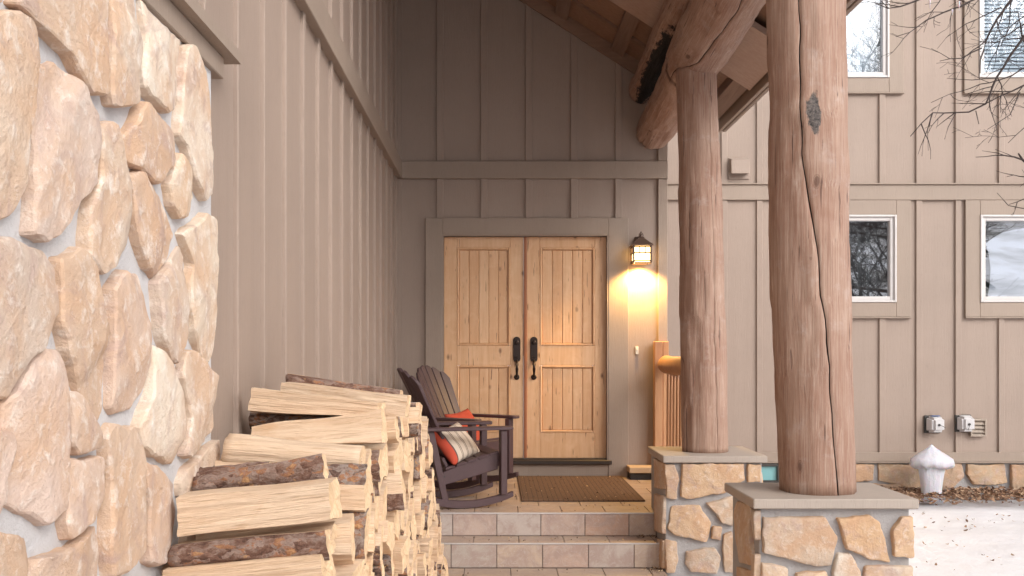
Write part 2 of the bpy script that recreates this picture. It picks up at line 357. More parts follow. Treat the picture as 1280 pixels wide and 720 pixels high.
# ------------------------------------------------------------------ mesh helpers
class MB:
    def __init__(s): s.bm = bmesh.new()
    def quad(s, pts, mi=0):
        vs = [s.bm.verts.new(p) for p in pts]; f = s.bm.faces.new(vs); f.material_index = mi; return f
    def box(s, x0, x1, y0, y1, z0, z1, bev=0.0, mi=0, mat=None, seg=1):
        b = bmesh.new()
        bmesh.ops.create_cube(b, size=1)
        for v in b.verts:
            v.co = Vector((x0+(x1-x0)*(v.co.x+.5), y0+(y1-y0)*(v.co.y+.5), z0+(z1-z0)*(v.co.z+.5)))
        if bev: bmesh.ops.bevel(b, geom=b.edges[:], offset=bev, segments=seg, affect='EDGES', profile=.7)
        s.merge(b, mat, mi)
    def merge(s, b, mat=None, mi=0):
        mp = {}
        for v in b.verts: mp[v] = s.bm.verts.new(mat @ v.co if mat else v.co)
        for f in b.faces:
            try: n = s.bm.faces.new([mp[v] for v in f.verts])
            except ValueError: continue
            n.material_index = mi if mi is not None else f.material_index; n.smooth = f.smooth
        b.free()
    def prism(s, poly, ax, a0, a1, mi=0, bev=0.0):
        # poly: list of 2D points in the plane across axis ax
        b = bmesh.new()
        def pt(p, a): return {'x': (a, p[0], p[1]), 'y': (p[0], a, p[1]), 'z': (p[0], p[1], a)}[ax]
        lo = [b.verts.new(pt(p, a0)) for p in poly]; hi = [b.verts.new(pt(p, a1)) for p in poly]
        n = len(poly)
        b.faces.new(lo); b.faces.new(hi[::-1])
        for i in range(n): b.faces.new([lo[i], hi[i], hi[(i+1) % n], lo[(i+1) % n]])
        bmesh.ops.recalc_face_normals(b, faces=b.faces[:])
        if bev: bmesh.ops.bevel(b, geom=b.edges[:], offset=bev, segments=1, affect='EDGES')
        s.merge(b, None, mi)
    def tube(s, pts, rad, n=8, mi=0, cap=True, smooth=True):
        pts = [Vector(p) for p in pts]; rings = []
        rad = rad if isinstance(rad, (list, tuple)) else [rad]*len(pts)
        ref = Vector((0, 0, 1))
        for i, p in enumerate(pts):
            d = (pts[min(i+1, len(pts)-1)]-pts[max(i-1, 0)]).normalized()
            if abs(d.dot(ref)) > .95: ref = Vector((1, 0, 0))
            a = d.cross(ref).normalized(); b = d.cross(a)
            rings.append([s.bm.verts.new(p+(a*math.cos(2*math.pi*k/n)+b*math.sin(2*math.pi*k/n))*rad[i]) for k in range(n)])
        for i in range(len(rings)-1):
            for k in range(n):
                f = s.bm.faces.new([rings[i][k], rings[i][(k+1) % n], rings[i+1][(k+1) % n], rings[i+1][k]]); f.material_index = mi; f.smooth = smooth
        if cap:
            for rg in (rings[0][::-1], rings[-1]):
                f = s.bm.faces.new(rg); f.material_index = mi
    def lathe(s, prof, c=(0, 0, 0), n=16, mi=0, smooth=True):
        rings = []
        for r, z in prof: rings.append([s.bm.verts.new((c[0]+r*math.cos(2*math.pi*k/n), c[1]+r*math.sin(2*math.pi*k/n), c[2]+z)) for k in range(n)])
        for i in range(len(rings)-1):
            for k in range(n):
                f = s.bm.faces.new([rings[i][k], rings[i][(k+1) % n], rings[i+1][(k+1) % n], rings[i+1][k]]); f.smooth = smooth; f.material_index = mi
        s.bm.faces.new(rings[0][::-1]).material_index = mi; s.bm.faces.new(rings[-1]).material_index = mi
    def build(s, name, mats, parent=None, loc=(0, 0, 0), recalc=True, rot=None):
        if recalc: bmesh.ops.recalc_face_normals(s.bm, faces=s.bm.faces[:])
        me = bpy.data.meshes.new(name); s.bm.to_mesh(me); s.bm.free()
        for m in (mats if isinstance(mats, (list, tuple)) else [mats]): me.materials.append(M[m])
        o = bpy.data.objects.new(name, me); col.objects.link(o); o.location = loc
        if rot: o.rotation_euler = rot
        if parent: o.parent = parent
        return o

def tag(o, label=None, cat=None, group=None, kind=None):
    if label: o['label'] = label
    if cat: o['category'] = cat
    if group: o['group'] = group
    if kind: o['kind'] = kind
    return o
def empty(name, label, cat, loc=(0, 0, 0), rz=0, group=None):
    o = bpy.data.objects.new(name, None); col.objects.link(o); o.empty_display_size = .1
    o.location = loc; o.rotation_euler = (0, 0, rz)
    return tag(o, label, cat, group)
def copy_tree(o, parent=None):
    c = o.copy(); col.objects.link(c)
    if parent: c.parent = parent
    for ch in list(o.children): copy_tree(ch, c)
    return c

def chaikin(p, n=2):
    for _ in range(n):
        q = []
        for i in range(len(p)):
            a, b = p[i], p[(i+1) % len(p)]
            q += [a*.78+b*.22, a*.22+b*.78]
        p = q
    return p
def stone(mb, poly, O, U, V, W, h, seed, mi=0, inset=.0):
    """irregular stone: poly of (a,b) metres in the plane (U,V) at O, standing out along W"""
    p = [Vector((a, b, 0)) for a, b in poly]
    c = sum(p, Vector())/len(p)
    # tight corners kept, edges wobbled
    q = []
    for i in range(len(p)):
        a, b = p[i], p[(i+1) % len(p)]
        k = max(2, int((b-a).length/.022))
        q += [a.lerp(b, j/k) for j in range(k)]
    q = chaikin(q, 1)
    size = max((x-c).length for x in q)
    sd = Vector((seed*3.17, seed*1.91, seed*.77))
    base = []
    for x in q:
        d = (x-c).normalized()
        base.append(x + d*(noise.noise(x*9+sd)*.012+noise.noise(x*30+sd)*.005))
    tilt = Vector((noise.noise(sd)*.10, noise.noise(sd+Vector((5, 1, 2)))*.10, 0))
    mn = min((x-c).length for x in q)
    w1 = min(.014, mn*.16)
    rings = []
    rs = random.Random(int(seed*1000)); cuts = []
    for _ in range(rs.choice((2, 3, 3, 4, 5))):
        an = rs.uniform(0, 6.28); cuts.append((Vector((math.cos(an), math.sin(an), 0)), rs.uniform(.15, .7)*size, rs.uniform(.08, .30)))
    spec = [(0, 0.0), (.001, .45), (w1*.18, .80), (w1*.55, .97)]
    for off, hz in spec:
        ring = []
        for x in base:
            d = (x-c); L = d.length
            ring.append((x - d/L*off*(1+.8*noise.noise(x*25+sd)), hz))
        rings.append(ring)
    inn = rings[-1]
    for t in (.92, .82, .70, .56, .40, .2):
        rings.append([(c+(x-c)*t, 1.0) for x, _ in inn])
    def height(x, hz, ri):
        z = h*(1+(x-c).dot(tilt)/max(size, .01)*1.2)
        for dv, r0, sl in cuts:
            e = (x-c).dot(dv)-r0
            if e > 0: z -= e*sl
        z = max(z, h*.42)
        z += h*.10*noise.fractal(x*16+sd, .8, 2.1, 4)+h*.16*noise.noise(x*5+sd*2)
        return z*hz
    vr = []
    for ri, ring in enumerate(rings):
        row = []
        for x, hz in ring:
            z = height(x, hz, ri)
            if ri: z = max(z, .004)
            row.append(mb.bm.verts.new(O+U*x.x+V*x.y+W*z))
        vr.append(row)
    n = len(base)
    for i in range(len(vr)-1):
        for k in range(n):
            f = mb.bm.faces.new([vr[i][k], vr[i][(k+1) % n], vr[i+1][(k+1) % n], vr[i+1][k]]); f.smooth = i > 3; f.material_index = mi
    cv = mb.bm.verts.new(O+U*c.x+V*c.y+W*height(c, 1, 9))
    for k in range(n):
        f = mb.bm.faces.new([vr[-1][k], vr[-1][(k+1) % n], cv]); f.smooth = True; f.material_index = mi

# ------------------------------------------------------------------ key planes
YW = F/135.0          # entry wall
YG = F/118.35         # wing wall
XL = -.92             # side wall
GZ = -.36             # ground
def zr(x): return 3.774-.6436*(x-1.326)   # underside of porch roof

# ------------------------------------------------------------------ ground
def ground():
    mb = MB()
    nx, ny = 90, 90
    xs = [-60+ i*2.4 for i in range(26)]
    xs = sorted(set([round(x, 3) for x in ([-400, -200, -90, -50, -25, -12, -6, -3, -1.2] + [1.9+.11*i for i in range(60)] + [9, 11, 14, 20, 30, 50, 90, 200, 400])]))
    ys = sorted(set([round(y, 3) for y in ([-400, -200, -90, -50, -25, -12, -6, -3, 0, 2] + [4+.11*i for i in range(48)] + [9.4, 9.8, 10.4, 12, 20, 40, 100, 400])]))
    g = []
    for y in ys:
        row = []
        for x in xs:
            z = GZ-.05
            if 2 < x < 9 and 3 < y < 9.6:
                z += noise.fractal(Vector((x*.9, y*.9, 0)), .8, 2, 3)*.03 + .02
            row.append(mb.bm.verts.new((x, y, z)))
        g.append(row)
    for j in range(len(ys)-1):
        for i in range(len(xs)-1):
            f = mb.bm.faces.new([g[j][i], g[j][i+1], g[j+1][i+1], g[j+1][i]]); f.smooth = True
    tag(mb.build('snow_ground', 'snow'), kind='structure')
    # hills behind the photographer, seen only mirrored in the windows
    mb = MB(); g = []
    for j in range(24):
        row = []
        for i in range(48):
            a = R(-200+i*5.0); r = 45+j*6
            h = (j/23.0)**.8*26*(1+.35*noise.noise(Vector((i*.25, j*.1, 2))))-.6
            row.append(mb.bm.verts.new((r*math.cos(a), r*math.sin(a)-0, h)))
        g.append(row)
    for j in range(23):
        for i in range(47):
            y = sum(v.co.y for v in (g[j][i], g[j][i+1]))/2
            f = mb.bm.faces.new([g[j][i], g[j][i+1], g[j+1][i+1], g[j+1][i]]); f.smooth = True
    tag(mb.build('hill', 'hill_snow'), kind='structure')
ground()

# ------------------------------------------------------------------ house
house = empty('house', 'taupe board and batten house with double wooden front door', 'house', (0, YW, GZ))
def hp(mb, name, mats, parent=house):
    # geometry given in world coordinates, parented to the house or one of its parts
    o = mb.build(name, mats)
    o.parent = parent
    base = Vector((0, YW, GZ))
    o.data.transform(Matrix.Translation(-base) if parent is not None and parent_world.get(parent, None) is None else Matrix.Translation(-parent_world[parent]))
    parent_world[o] = base
    return o
parent_world = {house: Vector((0, YW, GZ))}

BW, BT = .062, .022
# side wall (faces +x)
mb = MB()
mb.box(XL-.15, XL, -1.5, YW+.1, GZ-.1, 5.6)
y = 8.966
while y > -1.4:
    mb.box(XL-.006, XL+.018, y-.024, y+.024, GZ, 2.762, .003)
    mb.box(XL-.006, XL+.018, y-.024, y+.024, 2.915, 5.5, .003)
    y -= .393
side = hp(mb, 'side_wall', 'siding')
mb = MB(); mb.box(XL-.01, XL+.052, -1.4, YW-.024, 2.757, 2.918, .004); hp(mb, 'trim_band', 'trim_paint', side)
# entry wall (faces -y), opening for the doors
DX0, DX1, DZ0, DZ1 = (553-620)/135, (760-620)/135, .171, 2.23
XR = (834-620)/135
mb = MB()
yb = YW
def wall_rect(x0, x1, z0, z1): mb.box(x0, x1, yb, yb+.15, z0, z1)
wall_rect(XL, DX0-.03, -.1, 2.9); wall_rect(DX1+.03, XR-.004, -.1, 2.9); wall_rect(DX0-.03, DX1+.03, DZ1+.03, 2.9); wall_rect(DX0-.03, DX1+.03, -.1, DZ0-.06)
mb.prism([(XL, 2.9), (XR-.004, 2.9), (XR-.004, zr(XR)+.08), (XL, zr(XL)+.08)], 'y', yb, yb+.15)
mb.box(XR-.15, XR-.004, yb+.15, YG+.1, GZ, zr(XR)+.05)
for u in (550, 605, 661, 717.5, 773):
    x = (u-620)/135
    mb.box(x-BW/2, x+BW/2, yb-BT, yb+.006, 2.918, zr(x)+.03, .003)
    mb.box(x-BW/2, x+BW/2, yb-BT, yb+.006, (440-273)/135+CAMZ, 2.757, .003)
mb.box(XL+.002, XL+.05, yb-BT, yb+.006, -.02, 2.757, .003); mb.box(XL+.002, XL+.05, yb-BT, yb+.006, 2.918, 5.2, .003)
entry = hp(mb, 'entry_wall', 'siding')
mb = MB(); mb.box(XL+.024, XR, yb-.04, yb-.001, 2.757, 2.918, .004); hp(mb, 'trim_band', 'trim_paint', entry)
mb = MB(); mb.box((822-620)/135, XR, yb-.03, yb-.001, -.02, 2.755, .004); mb.box((822-620)/135, XR, yb-.03, yb-.001, 2.92, zr(XR)+.02, .004); hp(mb, 'corner_board', 'trim_paint', entry)
mb = MB()   # moulding under the roof line
for o_, t_ in ((.0, .05),):
    mb.prism([(XL+.03, zr(XL+.03)-.085), (XR, zr(XR)-.085), (XR, zr(XR)+.048), (XL+.03, zr(XL+.03)+.048)], 'y', yb-.05, yb-.026)
hp(mb, 'rake_moulding', 'rafter_wood', entry)

# door frame
mb = MB()
fx0, fx1, fz1 = (532-620)/135, (785-620)/135, CAMZ+(440-273)/135
mb.box(fx0, DX0, yb-.035, yb-.001, 0.0, fz1, .004)
mb.box(DX1, fx1, yb-.035, yb-.001, 0.0, fz1, .004)
mb.box(DX0, DX1, yb-.035, yb-.001, DZ1+.012, fz1, .004)
mb.box(DX0, DX0+.012, yb-.033, yb+.14, DZ0-.02, DZ1+.012); mb.box(DX1-.012, DX1, yb-.033, yb+.14, DZ0-.02, DZ1+.012)
mb.box(DX0+.012, DX1-.012, yb-.033, yb+.14, DZ1, DZ1+.012)
mb.box(DX0, DX1, yb-.028, yb-.001, 0.0, DZ0-.05, .003)
frame = hp(mb, 'door_frame', 'trim_paint')
mb = MB(); mb.box(DX0-.02, DX1+.03, yb-.065, yb+.1, DZ0-.05, DZ0-.012, .004); mb.box(DX0+.013, DX1-.013, yb-.03, yb+.1, DZ0-.012, DZ0-.003, .002)
hp(mb, 'threshold', 'threshold_dark', frame)

def door_leaf(x0, x1, px0, px1):
    yd = yb+.035; t = .05
    z0, z1 = DZ0, DZ1-.004
    Z = lambda v: CAMZ+(440-v)/135
    p0, p1 = (px0-620)/135, (px1-620)/135
    mb = MB()
    mb.box(x0, p0, yd, yd+t, z0, z1, .003); mb.box(p1, x1, yd, yd+t, z0, z1, .003)
    for a, b in ((z0, Z(541)), (Z(457), Z(432)), (Z(309), z1)): mb.box(p0+.0005, p1-.0005, yd+.0012, yd+t, a, b, .003)
    for a, b in ((Z(541), Z(457)), (Z(432), Z(309))):
        # sticking around the panel
        for (xa, xb, za, zb) in ((p0, p0+.02, a, b), (p1-.02, p1, a, b), (p0+.02, p1-.02, a, a+.02), (p0+.02, p1-.02, b-.02, b)):
            mb.box(xa, xb, yd-.004, yd+.02, za, zb, .0055)
        n = 5; w = (p1-p0-.04)/n
        for k in range(n):
            mb.box(p0+.02+k*w+.0006, p0+.02+(k+1)*w-.0006, yd+.013, yd+.035, a+.02, b-.02, .006)
        mb.box(p0+.01, p1-.01, yd+.03, yd+.036, a+.01, b-.01)
    return hp(mb, 'front_door', 'door_wood')
d1 = door_leaf(DX0+.013, (654.6-620)/135, 571, 638)
d2 = door_leaf((658.8-620)/135, DX1-.013, 675, 744)
mb = MB(); mb.box((654.8-620)/135, (658.6-620)/135, yb+.018, yb+.06, DZ0, DZ1-.004, .006)
hp(mb, 'astragal', 'astragal_wood', d2)
def handle(u, par):
    x = (u-620)/135; Z = lambda v: CAMZ+(440-v)/135
    y0 = yb+.034
    mb = MB()
    b = bmesh.new()
    pl = []
    w = .034
    for k in range(13): pl.append((x+w*math.cos(math.pi*k/12), Z(425)+w*.9*math.sin(math.pi*k/12)))
    pl += [(x-w, Z(449)), (x-w*.7, Z(452)), (x+w*.7, Z(452)), (x+w, Z(449))]
    mb.prism(pl, 'y', y0-.012, y0, 0, .003)
    for k in range(2):
        zc = Z(428+k*0); 
    mb2 = MB(); mb2.lathe([(.02, 0), (.022, .008), (.018, .016), (.008, .018)], (0, 0, 0), 18)
    mb.merge(mb2.bm, Matrix.Translation((x, y0-.012, Z(428))) @ Matrix.Rotation(R(90), 4, 'X'))
    mb.box(x-.004, x+.004, y0-.035, y0-.028, Z(431), Z(425), .001)
    mb.box(x-.012, x+.012, y0-.055, y0-.01, Z(446.5), Z(445), .002)
    pts = [(x, y0-.006, Z(450.5)), (x, y0-.034, Z(452)), (x, y0-.058, Z(456)), (x, y0-.062, Z(461)), (x, y0-.05, Z(466)), (x, y0-.03, Z(470)), (x, y0-.006, Z(472))]
    mb.tube(pts, [.012, .013, .016, .015, .011, .010, .012], 10)
    mb3 = MB(); mb3.lathe([(.026, 0), (.026, .006), (.016, .014)], (0, 0, 0), 18)
    mb.merge(mb3.bm, Matrix.Translation((x, y0, Z(471.5))) @ Matrix.Rotation(R(90), 4, 'X'))
    hp(mb, 'door_handle', 'bronze', par)
handle(646, d1); handle(667.5, d2)

# wing wall
def GX(u): return (u-620)/118.35
def GV(v): return CAMZ+(440-v)/118.35
wins = [  # glass frame rect in photo pixels: u0, u1, v0, v1
    (1000, 1119, 269, 378), (1223.5, 1342, 269, 378), (1000, 1110, -25, 98), (1222, 1342, -25, 98)]
XE = 9.0
mb = MB()
def wing_rects(z0, z1, holes):
    x = XR-.1
    for a, b, za, zb in sorted(holes):
        mb.box(x, a, YG, YG+.15, z0, z1)
        mb.box(a, b, YG, YG+.15, z0, za); mb.box(a, b, YG, YG+.15, zb, z1); x = b
    mb.box(x, XE, YG, YG+.15, z0, z1)
H = [(GX(a)+.02, GX(b)-.02, GV(d)+.02, GV(c)-.02) for a, b, c, d in wins]
wing_rects(GV(577), 2.84, H[:2]); wing_rects(2.84, 6.2, H[2:])
def batt(x, z0, z1): mb.box(x-BW/2, x+BW/2, YG-BT, YG+.006, z0, z1, .003)
for u in (905, 949, 1001, 1052, 1102, 1148, 1197, 1251, 1300, 1350, 1399, 1448, 1497, 1546, 1595):
    x = GX(u)
    inw = [h for h in H if h[0]-.17 < x < h[1]+.17]
    lo = [h for h in inw if h[3] < 2.84]; up = [h for h in inw if h[3] > 2.84]
    if lo: batt(x, GV(566), lo[0][2]-.17); 
    else: batt(x, GV(566), 2.757)
    if up: batt(x, 2.918, up[0][2]-.17); batt(x, up[0][3]+.17, 6.1)
    else: batt(x, 2.918, 6.1)
wing = hp(mb, 'wing_wall', 'siding')
mb = MB(); mb.box(XR+.001, XE, YG-.035, YG-.001, 2.757, 2.918, .004); mb.box(XR+.001, XE, YG-.055, YG-.001, 2.918, 2.932, .003); hp(mb, 'trim_band', 'trim_paint', wing)
mb = MB(); mb.box(XR+.001, XE, YG-.035, YG-.001, GV(577), GV(565), .004); mb.box(XR+.001, XE, YG-.05, YG-.001, GV(577)-.012, GV(577)-.001, .003); hp(mb, 'base_board', 'trim_paint', wing)
for i, (a, b, c, d) in enumerate(wins):
    x0, x1, z0, z1 = GX(a), GX(b), GV(d), GV(c)
    mb = MB(); cw = .155
    mb.box(x0-cw, x0, YG-.032, YG-.001, z0-cw, z1+cw, .004); mb.box(x1, x1+cw, YG-.032, YG-.001, z0-cw, z1+cw, .004)
    mb.box(x0, x1, YG-.032, YG-.001, z1, z1+cw, .004); mb.box(x0, x1, YG-.032, YG-.001, z0-cw, z0, .004)
    mb.box(x0-cw-.004, x1+cw+.004, YG-.044, YG-.002, z0-cw-.014, z0-cw-.001, .003)
    w = hp(mb, 'window', 'trim_paint')
    mb = MB()
    for e, t, y0, y1 in ((0, .022, -.045, .03), (.022, .04, -.022, .05)):
        ax0, ax1, az0, az1 = x0+e, x1-e, z0+e, z1-e
        mb.box(ax0, ax0+t, YG+y0, YG+y1, az0, az1, .004); mb.box(ax1-t, ax1, YG+y0, YG+y1, az0, az1, .004)
        mb.box(ax0+t, ax1-t, YG+y0+.001, YG+y1, az0, az0+t, .004); mb.box(ax0+t, ax1-t, YG+y0+.001, YG+y1, az1-t, az1, .004)
    hp(mb, 'window_frame', 'vinyl_white', w)
    mb = MB(); mb.box(x0+.05, x1-.05, YG+.018, YG+.022, z0+.05, z1-.05); hp(mb, 'pane', 'window_glass' if i < 2 else 'upper_window_glass', w)
    mb = MB()
    if i == 3:        # horizontal blind
        z = z0+.05
        while z < z1-.05:
            mb.box(x0+.05, x1-.05, YG+.07, YG+.095, z, z+.003)
            mb.quad([(x0+.05, YG+.07, z), (x1-.05, YG+.07, z), (x1-.05, YG+.09, z+.034), (x0+.05, YG+.09, z+.034)]); z += .04
        hp(mb, 'blind', 'pane_backing', w)
    elif i in (0, 2): # grey sheet added behind the pane; upper one stands in for reflected sky
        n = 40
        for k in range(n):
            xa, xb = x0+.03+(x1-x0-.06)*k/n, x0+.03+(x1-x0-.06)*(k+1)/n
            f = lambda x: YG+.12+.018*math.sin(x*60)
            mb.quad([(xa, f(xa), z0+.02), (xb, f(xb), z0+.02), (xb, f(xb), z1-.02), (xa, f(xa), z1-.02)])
        hp(mb, 'grey_backing', 'dim_backing' if i == 0 else 'pane_backing', w)
    else:             # white panel with a curved edge, added in place of reflected snow
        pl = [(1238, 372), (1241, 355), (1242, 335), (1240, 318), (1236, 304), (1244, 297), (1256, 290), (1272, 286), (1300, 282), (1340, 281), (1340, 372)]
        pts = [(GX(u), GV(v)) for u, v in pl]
        mb.prism(pts, 'y', YG+.06, YG+.066); hp(mb, 'pane_backing', 'snow_reflection', w)
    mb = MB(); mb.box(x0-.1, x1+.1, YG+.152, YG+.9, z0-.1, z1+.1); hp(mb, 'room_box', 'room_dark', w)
# foundation under the wing, stones traced from the photograph
fd = MB(); fd.box(XR+.002, XE, YG+.0, YG+.15, GZ-.2, GV(577)-.014)
found = hp(fd, 'foundation', 'mortar')
fstones = [[(1097,579),(1151,580),(1157,591),(1157,606),(1138,611),(1097,600)], [(1060,579),(1092,580),(1090,600),(1060,604)],
 [(1182,579),(1201,578),(1204,595),(1190,610),(1172,612),(1164,590)], [(1207,580),(1255,579),(1258,603),(1234,607),(1215,605),(1206,591)],
 [(1261,580),(1305,580),(1312,600),(1308,614),(1262,615)], [(1197,608),(1222,610),(1224,622),(1190,621)], [(1232,610),(1256,612),(1258,624),(1228,623)],
 [(1130,613),(1157,611),(1160,625),(1128,625)], [(1088,604),(1128,605),(1126,622),(1085,620)], [(1010,580),(1055,580),(1054,602),(1012,604)],
 [(976,580),(1004,581),(1006,610),(978,612)], [(1010,607),(1080,608),(1078,624),(1008,624)], [(890,580),(930,580),(938,600),(925,612),(888,610)],
 [(900,614),(945,606),(974,614),(970,626),(900,626)], [(1316,580),(1360,581),(1362,612),(1318,612)], [(1366,582),(1420,580),(1415,614),(1368,610)], [(1424,581),(1470,580),(1478,612),(1426,613)]]
fs = MB()
for i, pl in enumerate(fstones):
    s_ = 118.35*1.003
    stone(fs, [(GX(u), GV(v)) for u, v in pl], Vector((0, YG-.004, 0)), Vector((1, 0, 0)), Vector((0, 0, 1)), Vector((0, -1, 0)), .045, i+100)
hp(fs, 'stones', 'foundation_stone', found)
mb = MB()
x0, x1, z0, z1 = GX(946), GX(973), GV(603), GV(579)
t = .028
for (a, b, c, d) in ((x0, x0+t, z0, z1), (x1-t, x1, z0, z1), (x0+t, x1-t, z0, z0+t), (x0+t, x1-t, z1-t, z1)): mb.box(a, b, YG-.06, YG-.003, c, d, .003)
cw_ = hp(mb, 'cellar_window', 'gasket_dark')
mb = MB(); mb.box(x0+t, x1-t, YG-.03, YG-.02, z0+t, z1-t); hp(mb, 'pane', 'cellar_pane', cw_)

# ------------------------------------------------------------------ porch roof
roof = empty('porch_roof', 'dark timber porch roof sloping down over the log posts', 'roof', (0, YW, 3.0))
def rp(mb, name, mats, parent=None):
    o = mb.build(name, mats); o.data.transform(Matrix.Translation((0, -YW, -3.0))); o.parent = parent or roof; return o
RY0, RY1, EX = 4.7, YW+.05, 2.06
def slope_box(mb, xa, xb, y0, y1, d0, d1, mi=0):
    # slab following the slope between x=xa..xb, from d0 to d1 above the roof underside
    mb.prism([(xa, zr(xa)+d0), (xb, zr(xb)+d0), (xb, zr(xb)+d1), (xa, zr(xa)+d1)], 'y', y0, y1, mi)
mb = MB(); slope_box(mb, XL+.06, XR-.2, RY0, YW-.052, .05, .12); slope_box(mb, XR-.198, EX, RY0, RY1, .05, .12); rp(mb, 'soffit', 'soffit_wood')
mb = MB(); slope_box(mb, XL-.1, EX+.09, RY0-.05, RY1+.1, .125, .26); rp(mb, 'roof_deck', 'rafter_wood')
y = YW-.51
while y > RY0:
    if not 6.7 < y < 7.95:
        mb = MB(); slope_box(mb, XL+.06, EX-.05, y-.028, y+.028, .022, .049); rp(mb, 'rafter', 'rafter_wood')
    y -= .51
x = .62
for x in (-.45, .08, .60, 1.115, 1.63):
    mb = MB(); slope_box(mb, x-.055, x+.055, RY0+.01, YW-.053, -.005, .021); rp(mb, 'purlin', 'eave_wood')
mb = MB(); slope_box(mb, XL+.06, EX-.02, F/(135*1.329), F/(135*1.151), -.055, -.006); rp(mb, 'cross_beam', 'pale_board')
mb = MB(); slope_box(mb, EX-.14, EX-.03, RY0, RY1, -.04, .045); rp(mb, 'eave_board', 'eave_wood')
mb = MB(); mb.box(EX+.0, EX+.035, RY0, RY1+.02, zr(EX)-.10, zr(EX)+.12, .004); mb.box(EX+.06, EX+.095, RY0-.04, RY1+.06, zr(EX)-.085, zr(EX)+.20, .004)
rp(mb, 'fascia', 'trim_paint')
mb = MB()
y = RY0+.2
while y < RY1: mb.box(EX+.036, EX+.059, y, y+.09, zr(EX)-.06, zr(EX)+.05); y += .3
rp(mb, 'spacer_blocks', 'threshold_dark')

# ------------------------------------------------------------------ logs (posts and beams)
def log_mesh(name, path, rad, seed, crack=None, n=72, mats=('log_wood', 'crack_wood'), bumps=(), parent=None, endround=0.0, facets=.010):
    """path along local z: list of (x,y,z); crack: list of (t, angle, depth)"""
    mb = MB(); sd = Vector((seed*7.1, seed*3.3, seed))
    L = len(path)-1; rings = []; seg = 70
    def lerp_list(lst, t):
        f = t*(len(lst)-1); i = min(int(f), len(lst)-2); return lst[i]+(lst[i+1]-lst[i])*(f-i)
    def crk(t):
        for (a, b) in zip(crack, crack[1:]):
            if a[0] <= t <= b[0]:
                k = (t-a[0])/(b[0]-a[0]); return a[1]+(b[1]-a[1])*k, a[2]+(b[2]-a[2])*k
        return None
    pv = [Vector(p) for p in path]
    for j in range(seg+1):
        t = j/seg; c = lerp_list(pv, t); r0 = lerp_list(rad, t)
        if endround:
            e = min(t, 1-t)*L if False else min(t, 1-t)
            if e < endround: r0 *= .86+.14*math.sin(math.pi/2*e/endround)
        ck = crk(t) if crack else None
        angs = [2*math.pi*k/n for k in range(n)]
        row = []
        wob = 0
        if ck:
            wob = noise.noise(Vector((t*22, seed, 0)))*.07
            a0 = ck[0]+wob
            base = [a0+2*math.pi*(k+.5)/n for k in range(n)]
            angs = base[:-1]
            w = (.013+.006*noise.noise(Vector((t*30, seed, 5))))*min(1, ck[1]/.05)+.003
            angs = [a0+w]+[a for a in base if w < a-a0 < 2*math.pi-w][1:-1]+[a0-w, a0]
            # keep a constant vertex count
            while len(angs) < n: angs.insert(-2, (angs[-3]+angs[-2])/2)
            while len(angs) > n: angs.pop(len(angs)//2)
        for k, a in enumerate(angs):
            d = Vector((math.cos(a), math.sin(a), 0))
            q = Vector((d.x*1.1, d.y*1.1, c.z*.9))+sd
            r = r0*(1+noise.fractal(q*1.3, .9, 2, 3)*.032)
            q2 = Vector((d.x*3.0, d.y*3.0, c.z*3.2))+sd
            r += (noise.cell(q2)-.5)*facets*.5 + noise.noise(q2*1.6)*facets*.6
            if ck and k == n-1: r -= ck[1]
            for (zz, aa, hh, ww) in bumps:
                da = (a-aa+math.pi) % (2*math.pi)-math.pi
                r += hh*math.exp(-((c.z-zz)/ww)**2-(da*r0/ww)**2)
            row.append(mb.bm.verts.new((c.x+d.x*r, c.y+d.y*r, c.z)))
        rings.append(row)
    for j in range(seg):
        for k in range(n):
            f = mb.bm.faces.new([rings[j][k], rings[j][(k+1) % n], rings[j+1][(k+1) % n], rings[j+1][k]]); f.smooth = True
            if crack and k in (n-2, n-1) and crk(j/seg) and crk(j/seg)[1] > .012: f.material_index = 1; f.smooth = False
    mb.bm.faces.new(rings[0][::-1]); mb.bm.faces.new(rings[-1])
    return mb.build(name, list(mats), parent)

CAPZ = .45
# right post: base in the middle of the near pier's cap
def rel(points, base): return [tuple(Vector(p)-base) for p in points]
bR = P(1021.5, 600, 245); bR.z = CAPZ-.002
tR = P(1004.5, 0, 245); topR = bR + (tR-bR)*((4.55-bR.z)/(tR.z-bR.z))
th = lambda off: -math.pi/2+math.asin(off)
hz = topR.z-bR.z
def tv(v): return (CAMZ+(440-v)/258-CAPZ)/hz
crk = [(0.0, th(.22), .05), (tv(503), th(.11), .07), (tv(420), th(.03), .07), (tv(300), th(-.12), .06), (tv(245), th(-.28), .05), (tv(191), th(-.43), .045), (tv(72), th(-.44), .05), (tv(0), th(-.46), .04), (1.0, th(-.5), .03)]
zk = CAMZ+(440-137)/258; xk = (1023-620)/258; cx = bR.x+(topR.x-bR.x)*((zk-bR.z)/hz)
dx = xk-cx; knot = (xk-bR.x, (topR.y-bR.y)*((zk-bR.z)/hz)-math.sqrt(max(.001, .192**2-dx*dx)), zk-bR.z)
m_post('log_wood_knot', (knot, (.040, .10, .125), (.02, .018, .018), (.17, .14, .125), .86))
postR = log_mesh('log_post', rel([bR, bR.lerp(topR, .33)+Vector((-.008, 0, 0)), bR.lerp(topR, .66)+Vector((.012, 0, 0)), topR], bR), [.19, .196, .192, .196, .20], 3, crk, mats=('log_wood_knot', 'crack_wood'), bumps=[(knot[2], math.atan2(knot[1], knot[0]), .012, .05), (knot[2]-.22, math.atan2(knot[1], knot[0])-.1, .010, .03)])
postR.location = bR; tag(postR, 'thick cracked log post with a burnt knot on the nearest stone pier', 'log post', 'log porch posts')
bL = P(881, 560, 175.3); bL.z = CAPZ-.002
tL = P(870, 95, 175.3)
